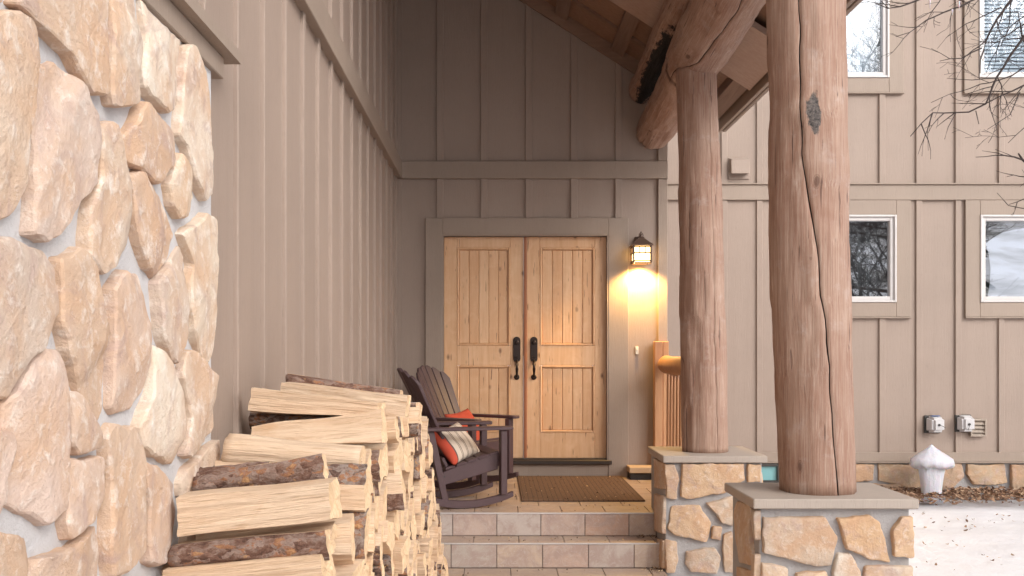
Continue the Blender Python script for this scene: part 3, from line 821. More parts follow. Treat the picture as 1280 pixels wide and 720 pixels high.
ztop = 3.17; topL = bL+(tL-bL)*((ztop-bL.z)/(tL.z-bL.z))
postL = log_mesh('log_post', rel([bL, bL.lerp(topL, .5)+Vector((.01, 0, 0)), topL], bL), [.163, .164, .158, .150, .144], 11, [(0, th(.35), .006), (.3, th(.3), .012), (.45, th(.33), .004), (1, th(.4), .002)])
postL.location = bL; tag(postL, 'smoother log post on the stone pier beside the porch steps', 'log post', 'log porch posts')

def beam(name, A, B, rad, seed, label, crack=None, bumps=(), mats=('log_wood', 'crack_wood'), facets=.016, endround=.03):
    d = B-A; L = d.length
    o = log_mesh(name, [(0, 0, 0), (0, 0, L*.5), (0, 0, L)], rad, seed, crack, bumps=bumps, mats=mats, endround=endround, facets=facets)
    o.location = A; o.rotation_mode = 'QUATERNION'; o.rotation_quaternion = Vector((0, 0, 1)).rotation_difference(d)
    return tag(o, label, 'log beam', 'log porch beams')
A = Vector(((817-620)/135, YW-.005, 3.172)); B = Vector((1.455, F/175.3, 3.315)); B2 = A+(B-A)*2.05
beamP = beam('log_beam', A, B2, [.172, .172, .178, .19, .215, .215, .22, .22, .22], 5, 'large log beam resting on the top of the post beside the steps',
     crack=[(.42, 3.7, .01), (.47, 3.8, .03), (.56, 4.4, .04), (.75, 4.6, .03), (1, 4.7, .02)])
A2 = Vector((1.345, YW-.02, 3.555)); B3 = A2+(Vector((1.335, F/174, 3.655))-A2)*1.7
d = (B3-A2).normalized(); q = Vector((0, 0, 1)).rotation_difference(d)
ld_ = q.inverted() @ Vector((-.12, 0, -1)).normalized()
m_post('log_wood_charred', ((ld_.x*.125, ld_.y*.125, .92), (.115, .115, 1.1), (.005, .005, .005), (.022, .02, .018), .93))
beamC = beam('log_beam', A2, B3, [.125, .13, .125, .13, .125], 8, 'upper log with a charred hollow, tucked under the roof above the large beam', mats=('log_wood_charred', 'crack_wood'),
             bumps=[(.9, math.atan2(ld_.y, ld_.x), -.035, .22), (.5, math.atan2(ld_.y, ld_.x), -.03, .16)])

# ------------------------------------------------------------------ stone piers
def pier(label, x0, x1, y0, y1, cap, sF, frontpx, sidepx, seed):
    root = empty('stone_pier', label, 'stone pier', ((x0+x1)/2, (y0+y1)/2, GZ-.05), group='stone piers under the log posts')
    off = Vector(((x0+x1)/2, (y0+y1)/2, GZ-.05))
    def pb(mb, name, mats):
        o = mb.build(name, mats); o.data.transform(Matrix.Translation(-off)); o.parent = root; return o
    mb = MB(); mb.box(x0, x1, y0, y1, GZ-.3, CAPZ-.048, .006); pb(mb, 'mortar_core', 'mortar')
    st = MB(); X, Z = Vector((1, 0, 0)), Vector((0, 0, 1))
    for i, pl in enumerate(frontpx):
        pp = []
        for u, v in pl:
            q = P(u, v, sF); pp.append((min(max(q.x, x0-.012), x1+.012), min(q.z, CAPZ-.055)))
        stone(st, pp, Vector((0, y0+.003, 0)), X, Z, Vector((0, -1, 0)), .038, seed+i)
    for i, pl in enumerate(sidepx):
        pp = []
        for u, v in pl:
            s_ = (u-620)/(x0-.02); q = P(u, v, s_); pp.append((min(max(q.y, y0-.012), y1), min(q.z, CAPZ-.055)))
        stone(st, pp, Vector((x0+.003, 0, 0)), Vector((0, 1, 0)), Z, Vector((-1, 0, 0)), .03, seed+40+i)
    # far and right sides: courses of rough stones
    zz = GZ-.05; r = random.Random(seed)
    while zz < CAPZ-.12:
        h = r.uniform(.15, .22); h = min(h, CAPZ-.06-zz); y = y0+.01
        while y < y1-.05:
            w = min(r.uniform(.2, .34), y1-y)
            if y1-(y+w) < .09: w = y1-y
            g = .012
            stone(st, [(y+g, zz+g+r.uniform(0, .02)), (y+w-g, zz+g+r.uniform(0, .02)), (y+w-g-r.uniform(0, .02), zz+h-g), (y+g+r.uniform(0, .02), zz+h-g-r.uniform(0, .02))], Vector((x1-.003, 0, 0)), Vector((0, 1, 0)), Z, Vector((1, 0, 0)), .03, r.random()*50)
            y += w
        zz += h
    pb(st, 'stones', 'pier_stone')
    mb = MB()
    cx0, cx1, cy0, cy1 = cap
    mb.box(cx0, cx1, cy0, cy1, CAPZ-.048, CAPZ, .005)
    pb(mb, 'cap', 'cap_paint')
    return root
sR = 184/.706*1.0
pier('nearest stone pier under the cracked log post', 1.275, 2.0, F/260+.03, F/231-.02, (1.235, 2.03, F/260.6, F/231), 259,
  [[(952,645),(963,647),(1030,646),(1047,670),(1038,707),(1022,709),(963,693),(953,691)], [(1045,647),(1088,645),(1099,653),(1113,703),(1090,700),(1057,687)],
   [(1126,645),(1142,645),(1142,697),(1116,695),(1115,662)], [(1047,691),(1063,693),(1074,712),(1072,750),(1042,750),(1040,715)], [(1080,708),(1109,705),(1142,708),(1142,745),(1082,745)],
   [(951,703),(984,710),(988,745),(951,745)], [(994,716),(1034,714),(1036,750),(994,748)], [(951,752),(1000,752),(1005,800),(951,800)], [(1012,756),(1070,756),(1070,798),(1014,800)], [(1080,752),(1142,752),(1142,798),(1082,800)]],
  [[(919,626),(934,630),(937,670),(940,707),(922,703),(916,670)], [(938,634),(950,638),(950,678),(943,676)], [(941,690),(950,697),(950,735),(940,735)], [(918,708),(937,714),(937,745),(918,738)]], 20)
pier('stone pier at the right end of the porch steps', 1.157, 1.815, F/184+.035, F/167-.03, (1.135, 1.845, F/184, F/167), 182.5,
  [[(830,580),(842,577.5),(846.7,599),(844.6,624),(831,623)], [(851,578),(928,575),(930,599),(905,616),(859,623),(849,620)], [(933,576),(950,576),(950,603),(932,603)],
   [(838,632),(874,630),(889,653),(882,676),(842,668),(834,660)], [(882,628),(917,620),(920,628),(915,655),(901,653)], [(890,657),(901,657),(899,675),(887,672)],
   [(903,666),(913,664),(918,703),(924,716),(905,714),(901,691)], [(855,687),(892,683),(899,695),(895,716),(861,714),(854,703)], [(830,673),(845,675),(847,699),(842,716),(831,715)],
   [(924,610),(950,608),(950,650),(926,655)], [(924,664),(950,660),(950,716),(930,712)]],
  [[(817.5,571),(829,577),(829,612),(818.5,610)], [(818,616),(829,621),(829,668),(819,664)], [(818.5,672),(829,676),(829,712),(819,706)]], 60)

# ------------------------------------------------------------------ stone wainscot on the left
XS = -.888
wain = empty('stone_wainscot', 'tall stone veneer wall with grey mortar beside the firewood', 'stone wall', (XS, 2.2, GZ))
def wp(mb, name, mats):
    o = mb.build(name, mats); o.data.transform(Matrix.Translation((-XS, -2.2, -GZ))); o.parent = wain; return o
YE = F/(345/.885)       # far end of the veneer
mb = MB(); mb.box(XL+.003, XS, .6, YE-.09, GZ-.1, 2.085); wp(mb, 'mortar_bed', 'pale_mortar')
WS = [
 [(-70,18),(20,16),(45,22),(51,40),(48,100),(40,190),(33,240),(28,262),(12,278),(-70,282)],
 [(20,2),(60,40),(90,70),(117,117),(135,122),(138,115),(136,75),(132,30),(138,-8),(60,-30)],
 [(143,-15),(178,-8),(182,40),(176,85),(175,125),(160,138),(142,135),(139,118),(140,60)],
 [(184,0),(203,26),(236,50),(229,90),(222,140),(212,143),(190,122),(180,110),(179,85),(186,40)],
 [(54,80),(78,77),(107,98),(122,140),(128,165),(122,230),(100,262),(75,300),(62,304),(42,292),(47,235),(50,170)],
 [(176,134),(188,132),(225,166),(222,200),(206,228),(197,230),(165,203),(156,180)],
 [(235,58),(245,58),(262,100),(265,150),(270,243),(260,252),(245,225),(235,185),(226,168),(230,100)],
 [(228,188),(240,210),(249,245),(238,272),(228,274),(217,258),(213,230)],
 [(130,155),(147,149),(155,190),(163,225),(170,280),(165,305),(145,340),(128,344),(111,325),(110,300),(115,260),(127,220)],
 [(166,214),(182,212),(210,245),(227,295),(215,330),(200,350),(188,335),(177,305),(170,265)],
 [(230,290),(260,265),(270,273),(272,360),(272,435),(267,453),(258,453),(244,415),(241,385),(242,330)],
 [(199,352),(220,325),(233,308),(238,322),(236,400),(234,428),(222,455),(215,452),(204,420),(199,380)],
 [(143,360),(160,337),(183,340),(191,370),(196,405),(191,485),(172,512),(150,520),(144,510),(144,435)],
 [(78,325),(105,306),(120,318),(128,365),(131,392),(141,420),(139,515),(130,528),(117,510),(100,475),(87,435),(80,405)],
 [(-70,298),(20,297),(45,305),(68,312),(76,335),(76,390),(60,435),(30,470),(12,498),(-70,505)],
 [(65,434),(85,432),(89,480),(88,560),(85,640),(62,660),(40,648),(8,625),(15,560),(12,508),(30,482),(50,447)],
 [(93,488),(107,487),(132,550),(132,562),(100,568),(93,558)],
 [(91,575),(135,571),(135,620),(122,650),(102,670),(91,675),(84,655),(90,620)],
 [(145,524),(170,532),(179,552),(182,610),(182,690),(170,712),(140,725),(137,680),(138,600),(135,545)],
 [(197,427),(210,440),(229,490),(235,530),(225,580),(217,582),(180,560),(176,532),(193,488)],
 [(235,437),(245,437),(275,470),(276,535),(260,555),(239,575),(233,570),(240,525),(230,470)],
 [(184,577),(205,582),(225,605),(220,670),(212,700),(200,712),(188,705),(187,640),(182,595)],
 [(230,602),(236,585),(258,562),(277,549),(274,572),(256,592),(244,612),(232,620)],
 [(-70,530),(19,535),(20,560),(8,600),(4,655),(-70,665)],
 [(48,700),(70,690),(95,682),(128,657),(134,690),(133,760),(60,770),(45,740)],
 [(-70,672),(5,665),(42,672),(42,700),(30,735),(-70,750)],
 [(142,735),(175,722),(200,720),(205,760),(190,800),(145,800)], [(214,712),(232,690),(244,640),(262,610),(276,600),(278,680),(262,740),(216,760)],
 [(-70,-70),(10,-60),(14,5),(-70,8)],
]
st = MB(); XT = -.860
for i, pl in enumerate(WS):
    pp = []
    for u, v in pl:
        s_ = (620-u)/(-XT); pp.append((F/s_, CAMZ+(440-v)/s_))
    pp = [(min(y, YE), min(z, 2.075)) for y, z in pp]
    stone(st, pp, Vector((XS-.004, 0, 0)), Vector((0, 1, 0)), Vector((0, 0, 1)), Vector((1, 0, 0)), .036, i+1)
# rougher courses below the traced stones
r = random.Random(4); zz = GZ-.02
wp(st, 'stones', 'wainscot_stone')
mb = MB()
mb.box(XL+.003, XS+.016, .6, YE+.0, 2.03, 2.098, .003)
mb.prism([(XL+.003, 2.10), (XS+.052, 2.10), (XS+.052, 2.138), (XL+.003, 2.165)], 'y', .6, YE+.075)
wp(mb, 'sill_cap', 'trim_paint')

# ------------------------------------------------------------------ porch floor and steps
def tiles(mb, U, V, O, W, nu0, nu1, off, size, v0, v1, t=.008):
    pass
S1, S2 = F/173.9, F/180.6
XP0, XP1 = XL+.002, 1.62
mb = MB(); mb.box(XP0, XP1, S1+.012, YW-.001, -.5, -.010); mb.box(XP0, 1.15, S2+.012, S1+.012, -.55, -.177)
porch = tag(mb.build('porch_floor', 'grout'), kind='structure')
T = .317; g = .0025
mb = MB()   # floor tiles: running bond
row = 0; y = S1+.003
while y < YW-.02:
    y1 = min(y+T, YW-.003); o_ = .16 if row % 2 == 0 else .005
    k = math.floor((XP0-o_)/T)
    while o_+k*T < XP1:
        a, b = max(o_+k*T+g, XP0), min(o_+(k+1)*T-g, XP1)
        if b-a > .02: mb.box(a, b, y+g, y1-g, -.012, 0.0, .002)
        k += 1
    y += T; row += 1
for yy0, yy1, z in ((S2+.003, S1+.003, -.167),):
    k = -4
    while .16+k*T < 1.15:
        a, b = max(.16+k*T+g, XP0), min(.16+(k+1)*T-g, 1.15)
        if b-a > .02: mb.box(a, b, yy0+g, yy1-g, z-.012, z, .002)
        k += 1
yy = S2-.003
while yy > 2.0:
    k = -4
    while .10+k*T < 1.15:
        a, b = max(.10+k*T+g, XP0), min(.10+(k+1)*T-g, 1.15)
        if b-a > .02: mb.box(a, b, yy-T+g, yy-g, -.352, -.34, .002)
        k += 1
    yy -= T
o = mb.build('floor_tiles', 'floor_tile'); o.parent = porch
mb = MB()
for yf, z0, z1 in ((S1, -.166, -.008), (S2, -.339, -.175)):
    k = -4
    while .005+k*T < 1.15:
        a, b = max(.005+k*T+g, XP0), min(.005+(k+1)*T-g, 1.15)
        if b-a > .02: mb.box(a, b, yf, yf+.011, z0+g, z1-g, .002)
        k += 1
o = mb.build('riser_tiles', 'riser_tile'); o.parent = porch
mb = MB()
for yf, z in ((S1, 0.001), (S2, -.166)):
    mb.box(XP0, 1.15, yf-.003, yf+.004, z-.009, z+.001)
o = mb.build('edge_strip', 'strip_metal'); o.parent = porch
mb = MB(); mb.box(XP0, 1.16, .5, S2+.01, -.6, -.352); tag(mb.build('walkway', 'grout'), kind='structure')

# ------------------------------------------------------------------ small things on the porch
mb = MB(); mx0, mx1, my0, my1 = .197, 1.153, F/162, YW-.035
mb.box(-.478, .478, -(my1-my0)/2, (my1-my0)/2, 0, .014, .004)
o = mb.build('doormat', 'coir', loc=((mx0+mx1)/2, (my0+my1)/2, .001)); tag(o, 'brown coir doormat lying in front of the double door', 'doormat')

t_ = empty('wooden_ledge', 'short pale board on a dark block beside the door frame', 'ledge', ((784+815-1240)/270, YW-.13, 0))
mb = MB(); mb.box(-.125, .125, -.10, .10, .062, .115, .004); mb.build('board', 'ledge_wood', t_)
mb = MB(); mb.box(-.115, .12, -.08, .10, .001, .06, .003); mb.build('block', 'base_dark', t_)

# log railing at the right porch edge
rail = empty('log_railing', 'log railing with close-set balusters behind the smoother post', 'railing', (1.56, 8.0, 0))
mb = MB(); x0_, x1_ = (817-620)/136, (834-620)/136
mb.box(x0_-1.56, x0_-1.56+.075, YW-.115-8, YW-.033-8, .002, 1.255, .006); mb.box(x0_-1.56+.078, x1_-1.56+.01, YW-.10-8, YW-.033-8, .002, 1.255, .006); mb.build('newel_post', 'newel_wood', rail)
mb = MB()
yy = [YW-.30, YW-.27, YW-.18+.0]
pts = []; rr = []
for i in range(13):
    t = i/12; pts.append((-.035-.02*t+.003*math.sin(i), (YW-.17)-8+(6.95-(YW-.17))*t, 1.04+.004*math.sin(i*1.3))); rr.append((.06 if i == 0 else .080)+.003*math.sin(i*2.1))
pts.insert(0, (-.035, YW-.155-8, 1.04)); rr.insert(0, .03)
mb.tube(pts, rr, 20); mb.build('handrail', 'newel_wood', rail)
yy = YW-.42
while yy > 7.2:
    mb = MB(); 
    xo = -.035-.02*((YW-.17)-yy)/((YW-.17)-6.95)
    mb.tube([(xo, yy-8, .08), (xo, yy-8, .3), (xo+.002, yy-8, .8), (xo, yy-8, .93), (xo, yy-8, 1.0)], [.015, .018, .017, .013, .010], 10)
    mb.build('baluster', 'newel_wood', rail); yy -= .155
mb = MB(); mb.tube([(-.035, YW-.12-8, .09), (-.055, 7.0-8, .09)], .05, 14); mb.build('bottom_rail', 'newel_wood', rail)

# lantern
lx, lz = (801-620)/136.5, CAMZ+(440-311)/136.5
lan = empty('wall_lantern', 'lit bronze lantern with amber glass on the wall beside the door', 'lantern', (lx, YW, lz))
mb = MB(); mb.box(-.045, .045, -.022, -.001, -.06, .12, .004); mb.tube([(0, -.02, .09), (0, -.06, .135), (0, -.115, .13), (0, -.118, .105)], .009, 8)
mb.build('back_plate', 'lantern_bronze', lan)
mb = MB(); yc = -.118
def pyr(mb, r0, z0, r1, z1):
    lo = [(-r0, yc-r0, z0), (r0, yc-r0, z0), (r0, yc+r0, z0), (-r0, yc+r0, z0)]; hi = [(-r1, yc-r1, z1), (r1, yc-r1, z1), (r1, yc+r1, z1), (-r1, yc+r1, z1)]
    for k in range(4): mb.quad([lo[k], lo[(k+1) % 4], hi[(k+1) % 4], hi[k]])
    mb.quad(lo[::-1]); mb.quad(hi)
pyr(mb, .098, .028, .030, .090); pyr(mb, .098, .020, .098, .028); pyr(mb, .026, .09, .020, .10)
mb.build('lantern_roof', 'lantern_bronze', lan)
mb = MB()
for k in range(17):
    pass
pts = [(.018*math.cos(2*math.pi*k/16), yc, .122+.022*math.sin(2*math.pi*k/16)) for k in range(17)]
mb.tube(pts, .005, 6); mb.lathe([(.006, .10), (.014, .108), (.006, .115)], (0, yc, 0), 10); mb.lathe([(.003, .144), (.009, .150), (.003, .157)], (0, yc, 0), 10); mb.build('finial_ring', 'lantern_bronze', lan)
mb = MB(); r0 = .078; bt = .008
for sx in (-1, 1):
    for sy in (-1, 1): mb.box(sx*r0-bt, sx*r0+bt, yc+sy*r0-bt, yc+sy*r0+bt, -.135, .02, .001)
for z in (-.135, -.118, -.045, .012):
    for sy in (-1, 1): mb.box(-r0+bt, r0-bt, yc+sy*r0-.004, yc+sy*r0+.004, z-.006, z+.006)
    for sx in (-1, 1): mb.box(sx*r0-.004, sx*r0+.004, yc-r0+bt, yc+r0-bt, z-.006, z+.006)
for k in (-.027, .027):
    for sy in (-1, 1): mb.box(k-.004, k+.004, yc+sy*r0-.0035, yc+sy*r0+.0035, -.04, .008)
    for sx in (-1, 1): mb.box(sx*r0-.0035, sx*r0+.0035, yc+k-.003, yc+k+.003, -.04, .008)
mb.build('lantern_cage', 'lantern_bronze', lan)
mb = MB(); q = r0-.008
for (a, b) in (((-q, yc-q), (q, yc-q)), ((q, yc-q), (q, yc+q)), ((q, yc+q), (-q, yc+q)), ((-q, yc+q), (-q, yc-q))):
    mb.quad([(*a, -.128), (*b, -.128), (*b, .012), (*a, .012)])
mb.build('lantern_glass', 'lamp_glass', lan)
ld = bpy.data.lights.new('lantern_bulb', 'SPOT'); ld.energy = 62; ld.color = (1.0, .60, .18); ld.shadow_soft_size = .03; ld.spot_size = R(140); ld.spot_blend = .6
lo_ = bpy.data.objects.new('lantern_bulb', ld); col.objects.link(lo_); lo_.parent = lan; lo_.location = (0, yc+.01, -.145)

mb = MB(); mb.box(-.014, .014, -.018, -.001, -.036, .036, .005, seg=2); b2 = MB(); b2.lathe([(.007, 0), (.007, .003), (.004, .004)], (0, 0, 0), 12)
mb.merge(b2.bm, Matrix.Translation((0, -.018, .008)) @ Matrix.Rotation(R(90), 4, 'X'))
o = mb.build('doorbell', 'button_white', loc=((796-620)/135, YW, CAMZ+2/135)); tag(o, 'small white doorbell button on the wall below the lantern', 'doorbell')

# ------------------------------------------------------------------ rocking chairs
def make_chair(label, loc, rz):
    root = empty('rocking_chair', label, 'rocking chair', loc, rz, 'rocking chairs on the porch')
    hw = .28
    m_ = 'chair_plastic'
    def arc_z(x): return .92-math.sqrt(max(0, .92**2-(x+.28)**2))
    for s in (-1, 1):
        mb = MB(); lo, hi = [], []
        for k in range(19):
            x = -.72+k*(.80/18); e = 1.0 if 2 < k < 17 else .7
            lo.append((x, arc_z(x)+.001)); hi.append((x, arc_z(x)+.052*e+ .004))
        poly = lo+hi[::-1]
        mb.prism(poly, 'y', s*hw-.02, s*hw+.02, 0, .0035); mb.build('rocker', m_, root)
        mb = MB(); mb.box(-.024, .024, s*hw-.045, s*hw+.020, arc_z(0)+.05, .572, .004); mb.build('front_leg', m_, root)
        mb = MB(); q = s*(hw+.0)
        mb.prism([(-.465, arc_z(-.44)+.05), (-.415, arc_z(-.4)+.05), (-.525, .572), (-.575, .572)], 'y', q-.019, q+.019, 0, .004); mb.build('rear_leg', m_, root)
        mb = MB()
        pts = [(-.60, .035), (-.3, .045), (-.02, .058), (.06, .050), (.075, .03)]
        pl = [(x, s*(hw+.01)+w) for x, w in pts]+[(x, s*(hw+.01)-w) for x, w in pts[::-1]]
        mb.prism(pl, 'z', .574, .600, 0, .005); mb.build('armrest', m_, root)
        mb = MB(); mb.prism([(-.46, .165), (-.026, .275), (-.026, .40), (-.15, .385), (-.46, .262)], 'y', s*(hw-.045)-.013, s*(hw-.045)+.013, 0, .004)
        mb.build('apron', m_, root)
        mb = MB(); mb.lathe([(.007, 0), (.007, .004), (.003, .006)], (0, 0, 0), 10)
        mb.build('bolt', 'gasket_dark', root, ( -.44, s*(hw-.02), .235), rot=(R(90*-s*-1), 0, 0))
    mb = MB()
    def seat_z(x): return .402-.07*min(1, max(0, (-x)/.12))**.8*.3-.27*max(0, -x-.06)+.0
    xs = [-.02, -.105, -.19, -.275, -.36]
    for x in xs:
        a, b = x-.072, x
        mb.prism([(a, seat_z(a)), (b, seat_z(b)), (b, seat_z(b)+.02), (a, seat_z(a)+.02)], 'y', -.255, .255, 0, .004)
    mb.box(-.026, -.004, -.25, .25, .30, .398, .004)
    mb.build('seat', m_, root)
    mb = MB()
    bx0, bz0, bx1, bz1 = -.36, .28, -.735, 1.03
    n = 6
    ax = Vector((bx1-bx0, 0, bz1-bz0)); L = ax.length; ax.normalize(); nr = Vector((ax.z, 0, -ax.x))
    for k in range(n):
        c = (k-(n-1)/2)/(n/2)
        w0, w1 = .053, .068; y0_, y1_ = c*.18, c*.232
        ltop = L*(1-.16*c*c)
        e1, e2 = c-1.0/n, c+1.0/n
        la, lb = L*(1-.17*e1*e1), L*(1-.17*e2*e2)
        dep = lambda yy: nr*(.06*(yy/.25)**2)
        ft = []
        ptsf = [(y0_-w0/2, 0), (y0_+w0/2, 0), (y1_+w1/2, lb-.01), (y1_+w1/4, (lb+ltop)/2+.004), (y1_, ltop+.006), (y1_-w1/4, (la+ltop)/2+.004), (y1_-w1/2, la-.01)]
        b = bmesh.new(); fr, bk = [], []
        for (yy, l) in ptsf:
            p = Vector((bx0, 0, bz0))+ax*l+Vector((0, yy, 0))+dep(yy)
            fr.append(b.verts.new(p+nr*.011)); bk.append(b.verts.new(p-nr*.011))
        b.faces.new(fr); b.faces.new(bk[::-1])
        for i in range(len(fr)): b.faces.new([fr[i], bk[i], bk[(i+1) % len(fr)], fr[(i+1) % len(fr)]])
        bmesh.ops.recalc_face_normals(b, faces=b.faces[:]); bmesh.ops.bevel(b, geom=b.edges[:], offset=.003, segments=1, affect='EDGES')
        mb.merge(b)
    for l in (.08, .42):
        p = Vector((bx0, 0, bz0))+ax*l-nr*.035
        b = MB(); b.box(-.012, .012, -.21-l*.14, .21+l*.14, -.035, .035, .003)
        mb.merge(b.bm, Matrix.Translation(p) @ Matrix.Rotation(math.atan2(ax.x, ax.z), 4, 'Y'))
    mb.build('backrest', m_, root)
    return root
cA = make_chair('dark brown rocking chair nearest the steps holding the striped pillow', (-.028, 7.61, .002), R(16))
cB = make_chair('dark brown rocking chair turned outward, close to the door, with the orange pillow', (-.035, 8.37, .002), R(-34))

def pillow(name, mats, label, sx, sy, th, M4):
    mb = MB(); n = 22; top, bot = [], []
    def shape(a, b, sg):
        ea = 1-abs(a)**3; eb = 1-abs(b)**3
        h = th*(max(0, ea*eb)**.55)*(1+.12*noise.noise(Vector((a*2, b*2, sg*3))))
        pin = 1-.10*(1-abs(a)**1.5)*abs(b)**2; pin2 = 1-.10*(1-abs(b)**1.5)*abs(a)**2
        return Vector((a*sx*pin2, b*sy*pin, sg*h))
    for sg, st_ in ((1, top), (-1, bot)):
        for i in range(n+1):
            st_.append([mb.bm.verts.new(shape(-1+2*i/n, -1+2*j/n, sg)) for j in range(n+1)])
    for st_ in (top, bot):
        for i in range(n):
            for j in range(n):
                f = mb.bm.faces.new([st_[i][j], st_[i+1][j], st_[i+1][j+1], st_[i][j+1]]); f.smooth = True
    bmesh.ops.remove_doubles(mb.bm, verts=mb.bm.verts[:], dist=.0008)
    o = mb.build(name, mats); o.matrix_world = M4
    return tag(o, label, 'pillow', 'pillows on the rocking chairs')
def chair_m(loc, rz, lx_, ly_, lz_, tilt, spin, yaw=0):
    return Matrix.Translation(loc) @ Matrix.Rotation(rz, 4, 'Z') @ Matrix.Translation((lx_, ly_, lz_)) @ Matrix.Rotation(yaw, 4, 'Z') @ Matrix.Rotation(-tilt, 4, 'Y') @ Matrix.Rotation(spin, 4, 'Z')
pillow('pillow', 'stripe_cloth', 'cream pillow with dark stripes on the nearest rocking chair', .155, .20, .065, chair_m((-.028, 7.61, 0), R(16), -.31, -.08, .465, R(-52), R(10), R(-52)))
pillow('pillow', 'orange_cloth', 'plain orange red pillow on the rocking chair close to the door', .19, .19, .065, chair_m((-.035, 8.37, 0), R(-34), -.29, .03, .475, R(-60), R(6)))

# ------------------------------------------------------------------ things on the wing wall
def faucet(u, v, label, blue, yaw):
    root = empty('faucet_cover', label, 'faucet cover', (GX(u), YG-.001, GV(v)), 0, 'faucet covers on the wing wall')
    mb = MB(); mb.box(-.087, .083, -.022, -.001, -.094, .092, .010, seg=2); mb.build('gasket', 'gasket_dark', root)
    mb = MB(); b = bmesh.new(); bmesh.ops.create_cube(b, size=1)
    for vv in b.verts:
        k = .72 if vv.co.y < 0 else 1
        vv.co = Vector((vv.co.x*.168*k+ (yaw if vv.co.y < 0 else 0), -.09+vv.co.y*.125, vv.co.z*.18*(.80 if vv.co.y < 0 else 1)))
    bmesh.ops.bevel(b, geom=b.edges[:], offset=.024, segments=4, affect='EDGES')
    mb.merge(b); mb.build('foam_shell', 'plastic_grey', root)
    mb = MB(); mb.lathe([(.013, 0), (.013, .008), (.009, .012)], (0, 0, 0), 12)
    mb2 = MB(); mb2.merge(mb.bm, Matrix.Translation((yaw, -.152, 0)) @ Matrix.Rotation(R(90), 4, 'X'))
    mb2.tube([(yaw, -.16, 0), (yaw+.03, -.175, -.012), (yaw+.055, -.18, -.028)] if blue else [(yaw, -.16, 0), (yaw-.01, -.17, -.03), (yaw-.022, -.17, -.055)], .003, 6)
    mb2.build('hook', 'gasket_dark', root)
    if blue:
        mb = MB(); mb.box(-.04, .045, -.10, -.055, .0845, .0885, 0, 0, Matrix.Rotation(R(-3), 4, 'X')); mb.build('sticker', 'label_blue', root)
faucet(1164.5, 530, 'white foam faucet cover with a blue sticker, above the ice lump', True, .012)
faucet(1203, 529, 'white foam faucet cover beside the tan louvred vent', False, 0)
t_ = empty('dryer_vent', 'small tan louvred vent beside the faucet covers', 'vent', (GX(1220.5), YG-.001, GV(534.5)))
mb = MB(); w, h = .083, .092
for a, b, c, d in ((-w, -w+.016, -h, h), (w-.016, w, -h, h), (-w+.016, w-.016, -h, -h+.016), (-w+.016, w-.016, h-.016, h)): mb.box(a, b, -.05, -.001, c, d, .003)
mb.build('vent_frame', 'tan_plastic', t_)
mb = MB()
for k in range(4):
    z = h-.022-k*.041; mb.prism([(-.045, z-.036), (-.041, z-.036), (-.012, z), (-.016, z)], 'x', -w+.016, w-.016)
mb.build('louvres', 'tan_plastic', t_)
t_ = empty('wall_vent', 'square hooded vent painted like the siding, between the two posts', 'vent', (GX(923), YG-.001, GV(210)))
mb = MB(); mb.box(-.11, .11, -.012, -.001, -.12, .11, .003); mb.build('vent_plate', 'siding', t_)
mb = MB(); mb.prism([(-.012, .10), (-.085, .075), (-.10, -.075), (-.085, -.075), (-.07, .06), (-.012, .085)], 'x', -.092, .092, 0, .002)
for s in (-1, 1): mb.prism([(-.012, .098), (-.083, .072), (-.098, -.073), (-.012, -.06)], 'x', s*.092-.004, s*.092+.004)
mb.build('vent_hood', 'siding', t_)

# ice lump below the faucet
def ice():
    mb = MB(); s_ = 122.0; n = 40
    c = P(1164.5, 626, s_)
    prof = [(626, 14.5), (620, 12.2), (610, 12.8), (600, 14), (590, 15.4), (584, 16.8), (581.5, 18.5), (580.6, 22), (579, 26), (576, 28.2), (572.5, 26.5), (567, 18.5), (562, 10.5), (558, 4.5), (555.5, 2), (554.5, .3)]
    rings = []
    for v, r in prof:
        z = (626-v)/s_-.01; row = []
        for k in range(n):
            a = 2*math.pi*k/n
            fl = 1+.018*math.sin(a*9+v*.05)*(1 if v > 583 else .4)+.05*noise.noise(Vector((math.cos(a)*2, math.sin(a)*2, z*9)))
            dz = (noise.noise(Vector((math.cos(a)*5, math.sin(a)*5, 3)))*.045-.02 if 575 < v < 582.5 and r > 17 else 0)
            row.append(mb.bm.verts.new((r/s_*fl*math.cos(a), .56*r/s_*fl*math.sin(a), z+dz)))
        rings.append(row)
    for i in range(len(rings)-1):
        for k in range(n):
            f = mb.bm.faces.new([rings[i][k], rings[i][(k+1) % n], rings[i+1][(k+1) % n], rings[i+1][k]]); f.smooth = True
    mb.bm.faces.new(rings[0][::-1]); mb.bm.faces.new(rings[-1])
    o = mb.build('ice_lump', 'ice', loc=c); tag(o, 'white umbrella-shaped lump of ice standing on the leaves', 'ice')
ice()

# leaves and litter
def leaf_field(name, pts, mats, size, r, label, cat):
    mb = MB()
    for (x, y, z) in pts:
        s = size*r.uniform(.5, 1.3); a = r.uniform(0, 6.28); t1, t2 = r.uniform(-.7, .7), r.uniform(-.7, .7)
        m = Matrix.Translation((x, y, z)) @ Matrix.Rotation(a, 4, 'Z') @ Matrix.Rotation(t1, 4, 'X') @ Matrix.Rotation(t2, 4, 'Y')
        cu = r.uniform(.1, .5)*s
        L = [(-s, 0, cu), (-.35*s, .5*s, 0), (.5*s, .42*s, .1*cu), (s, 0, cu), (.4*s, -.5*s, .2*cu), (-.4*s, -.42*s, 0)]
        vs = [mb.bm.verts.new(m @ Vector(p)) for p in L]; c = mb.bm.verts.new(m @ Vector((0, 0, -.15*cu)))
        for k in range(6): mb.bm.faces.new([vs[k], vs[(k+1) % 6], c])
    o = mb.build(name, mats, recalc=False); return tag(o, label, cat, None, 'stuff')
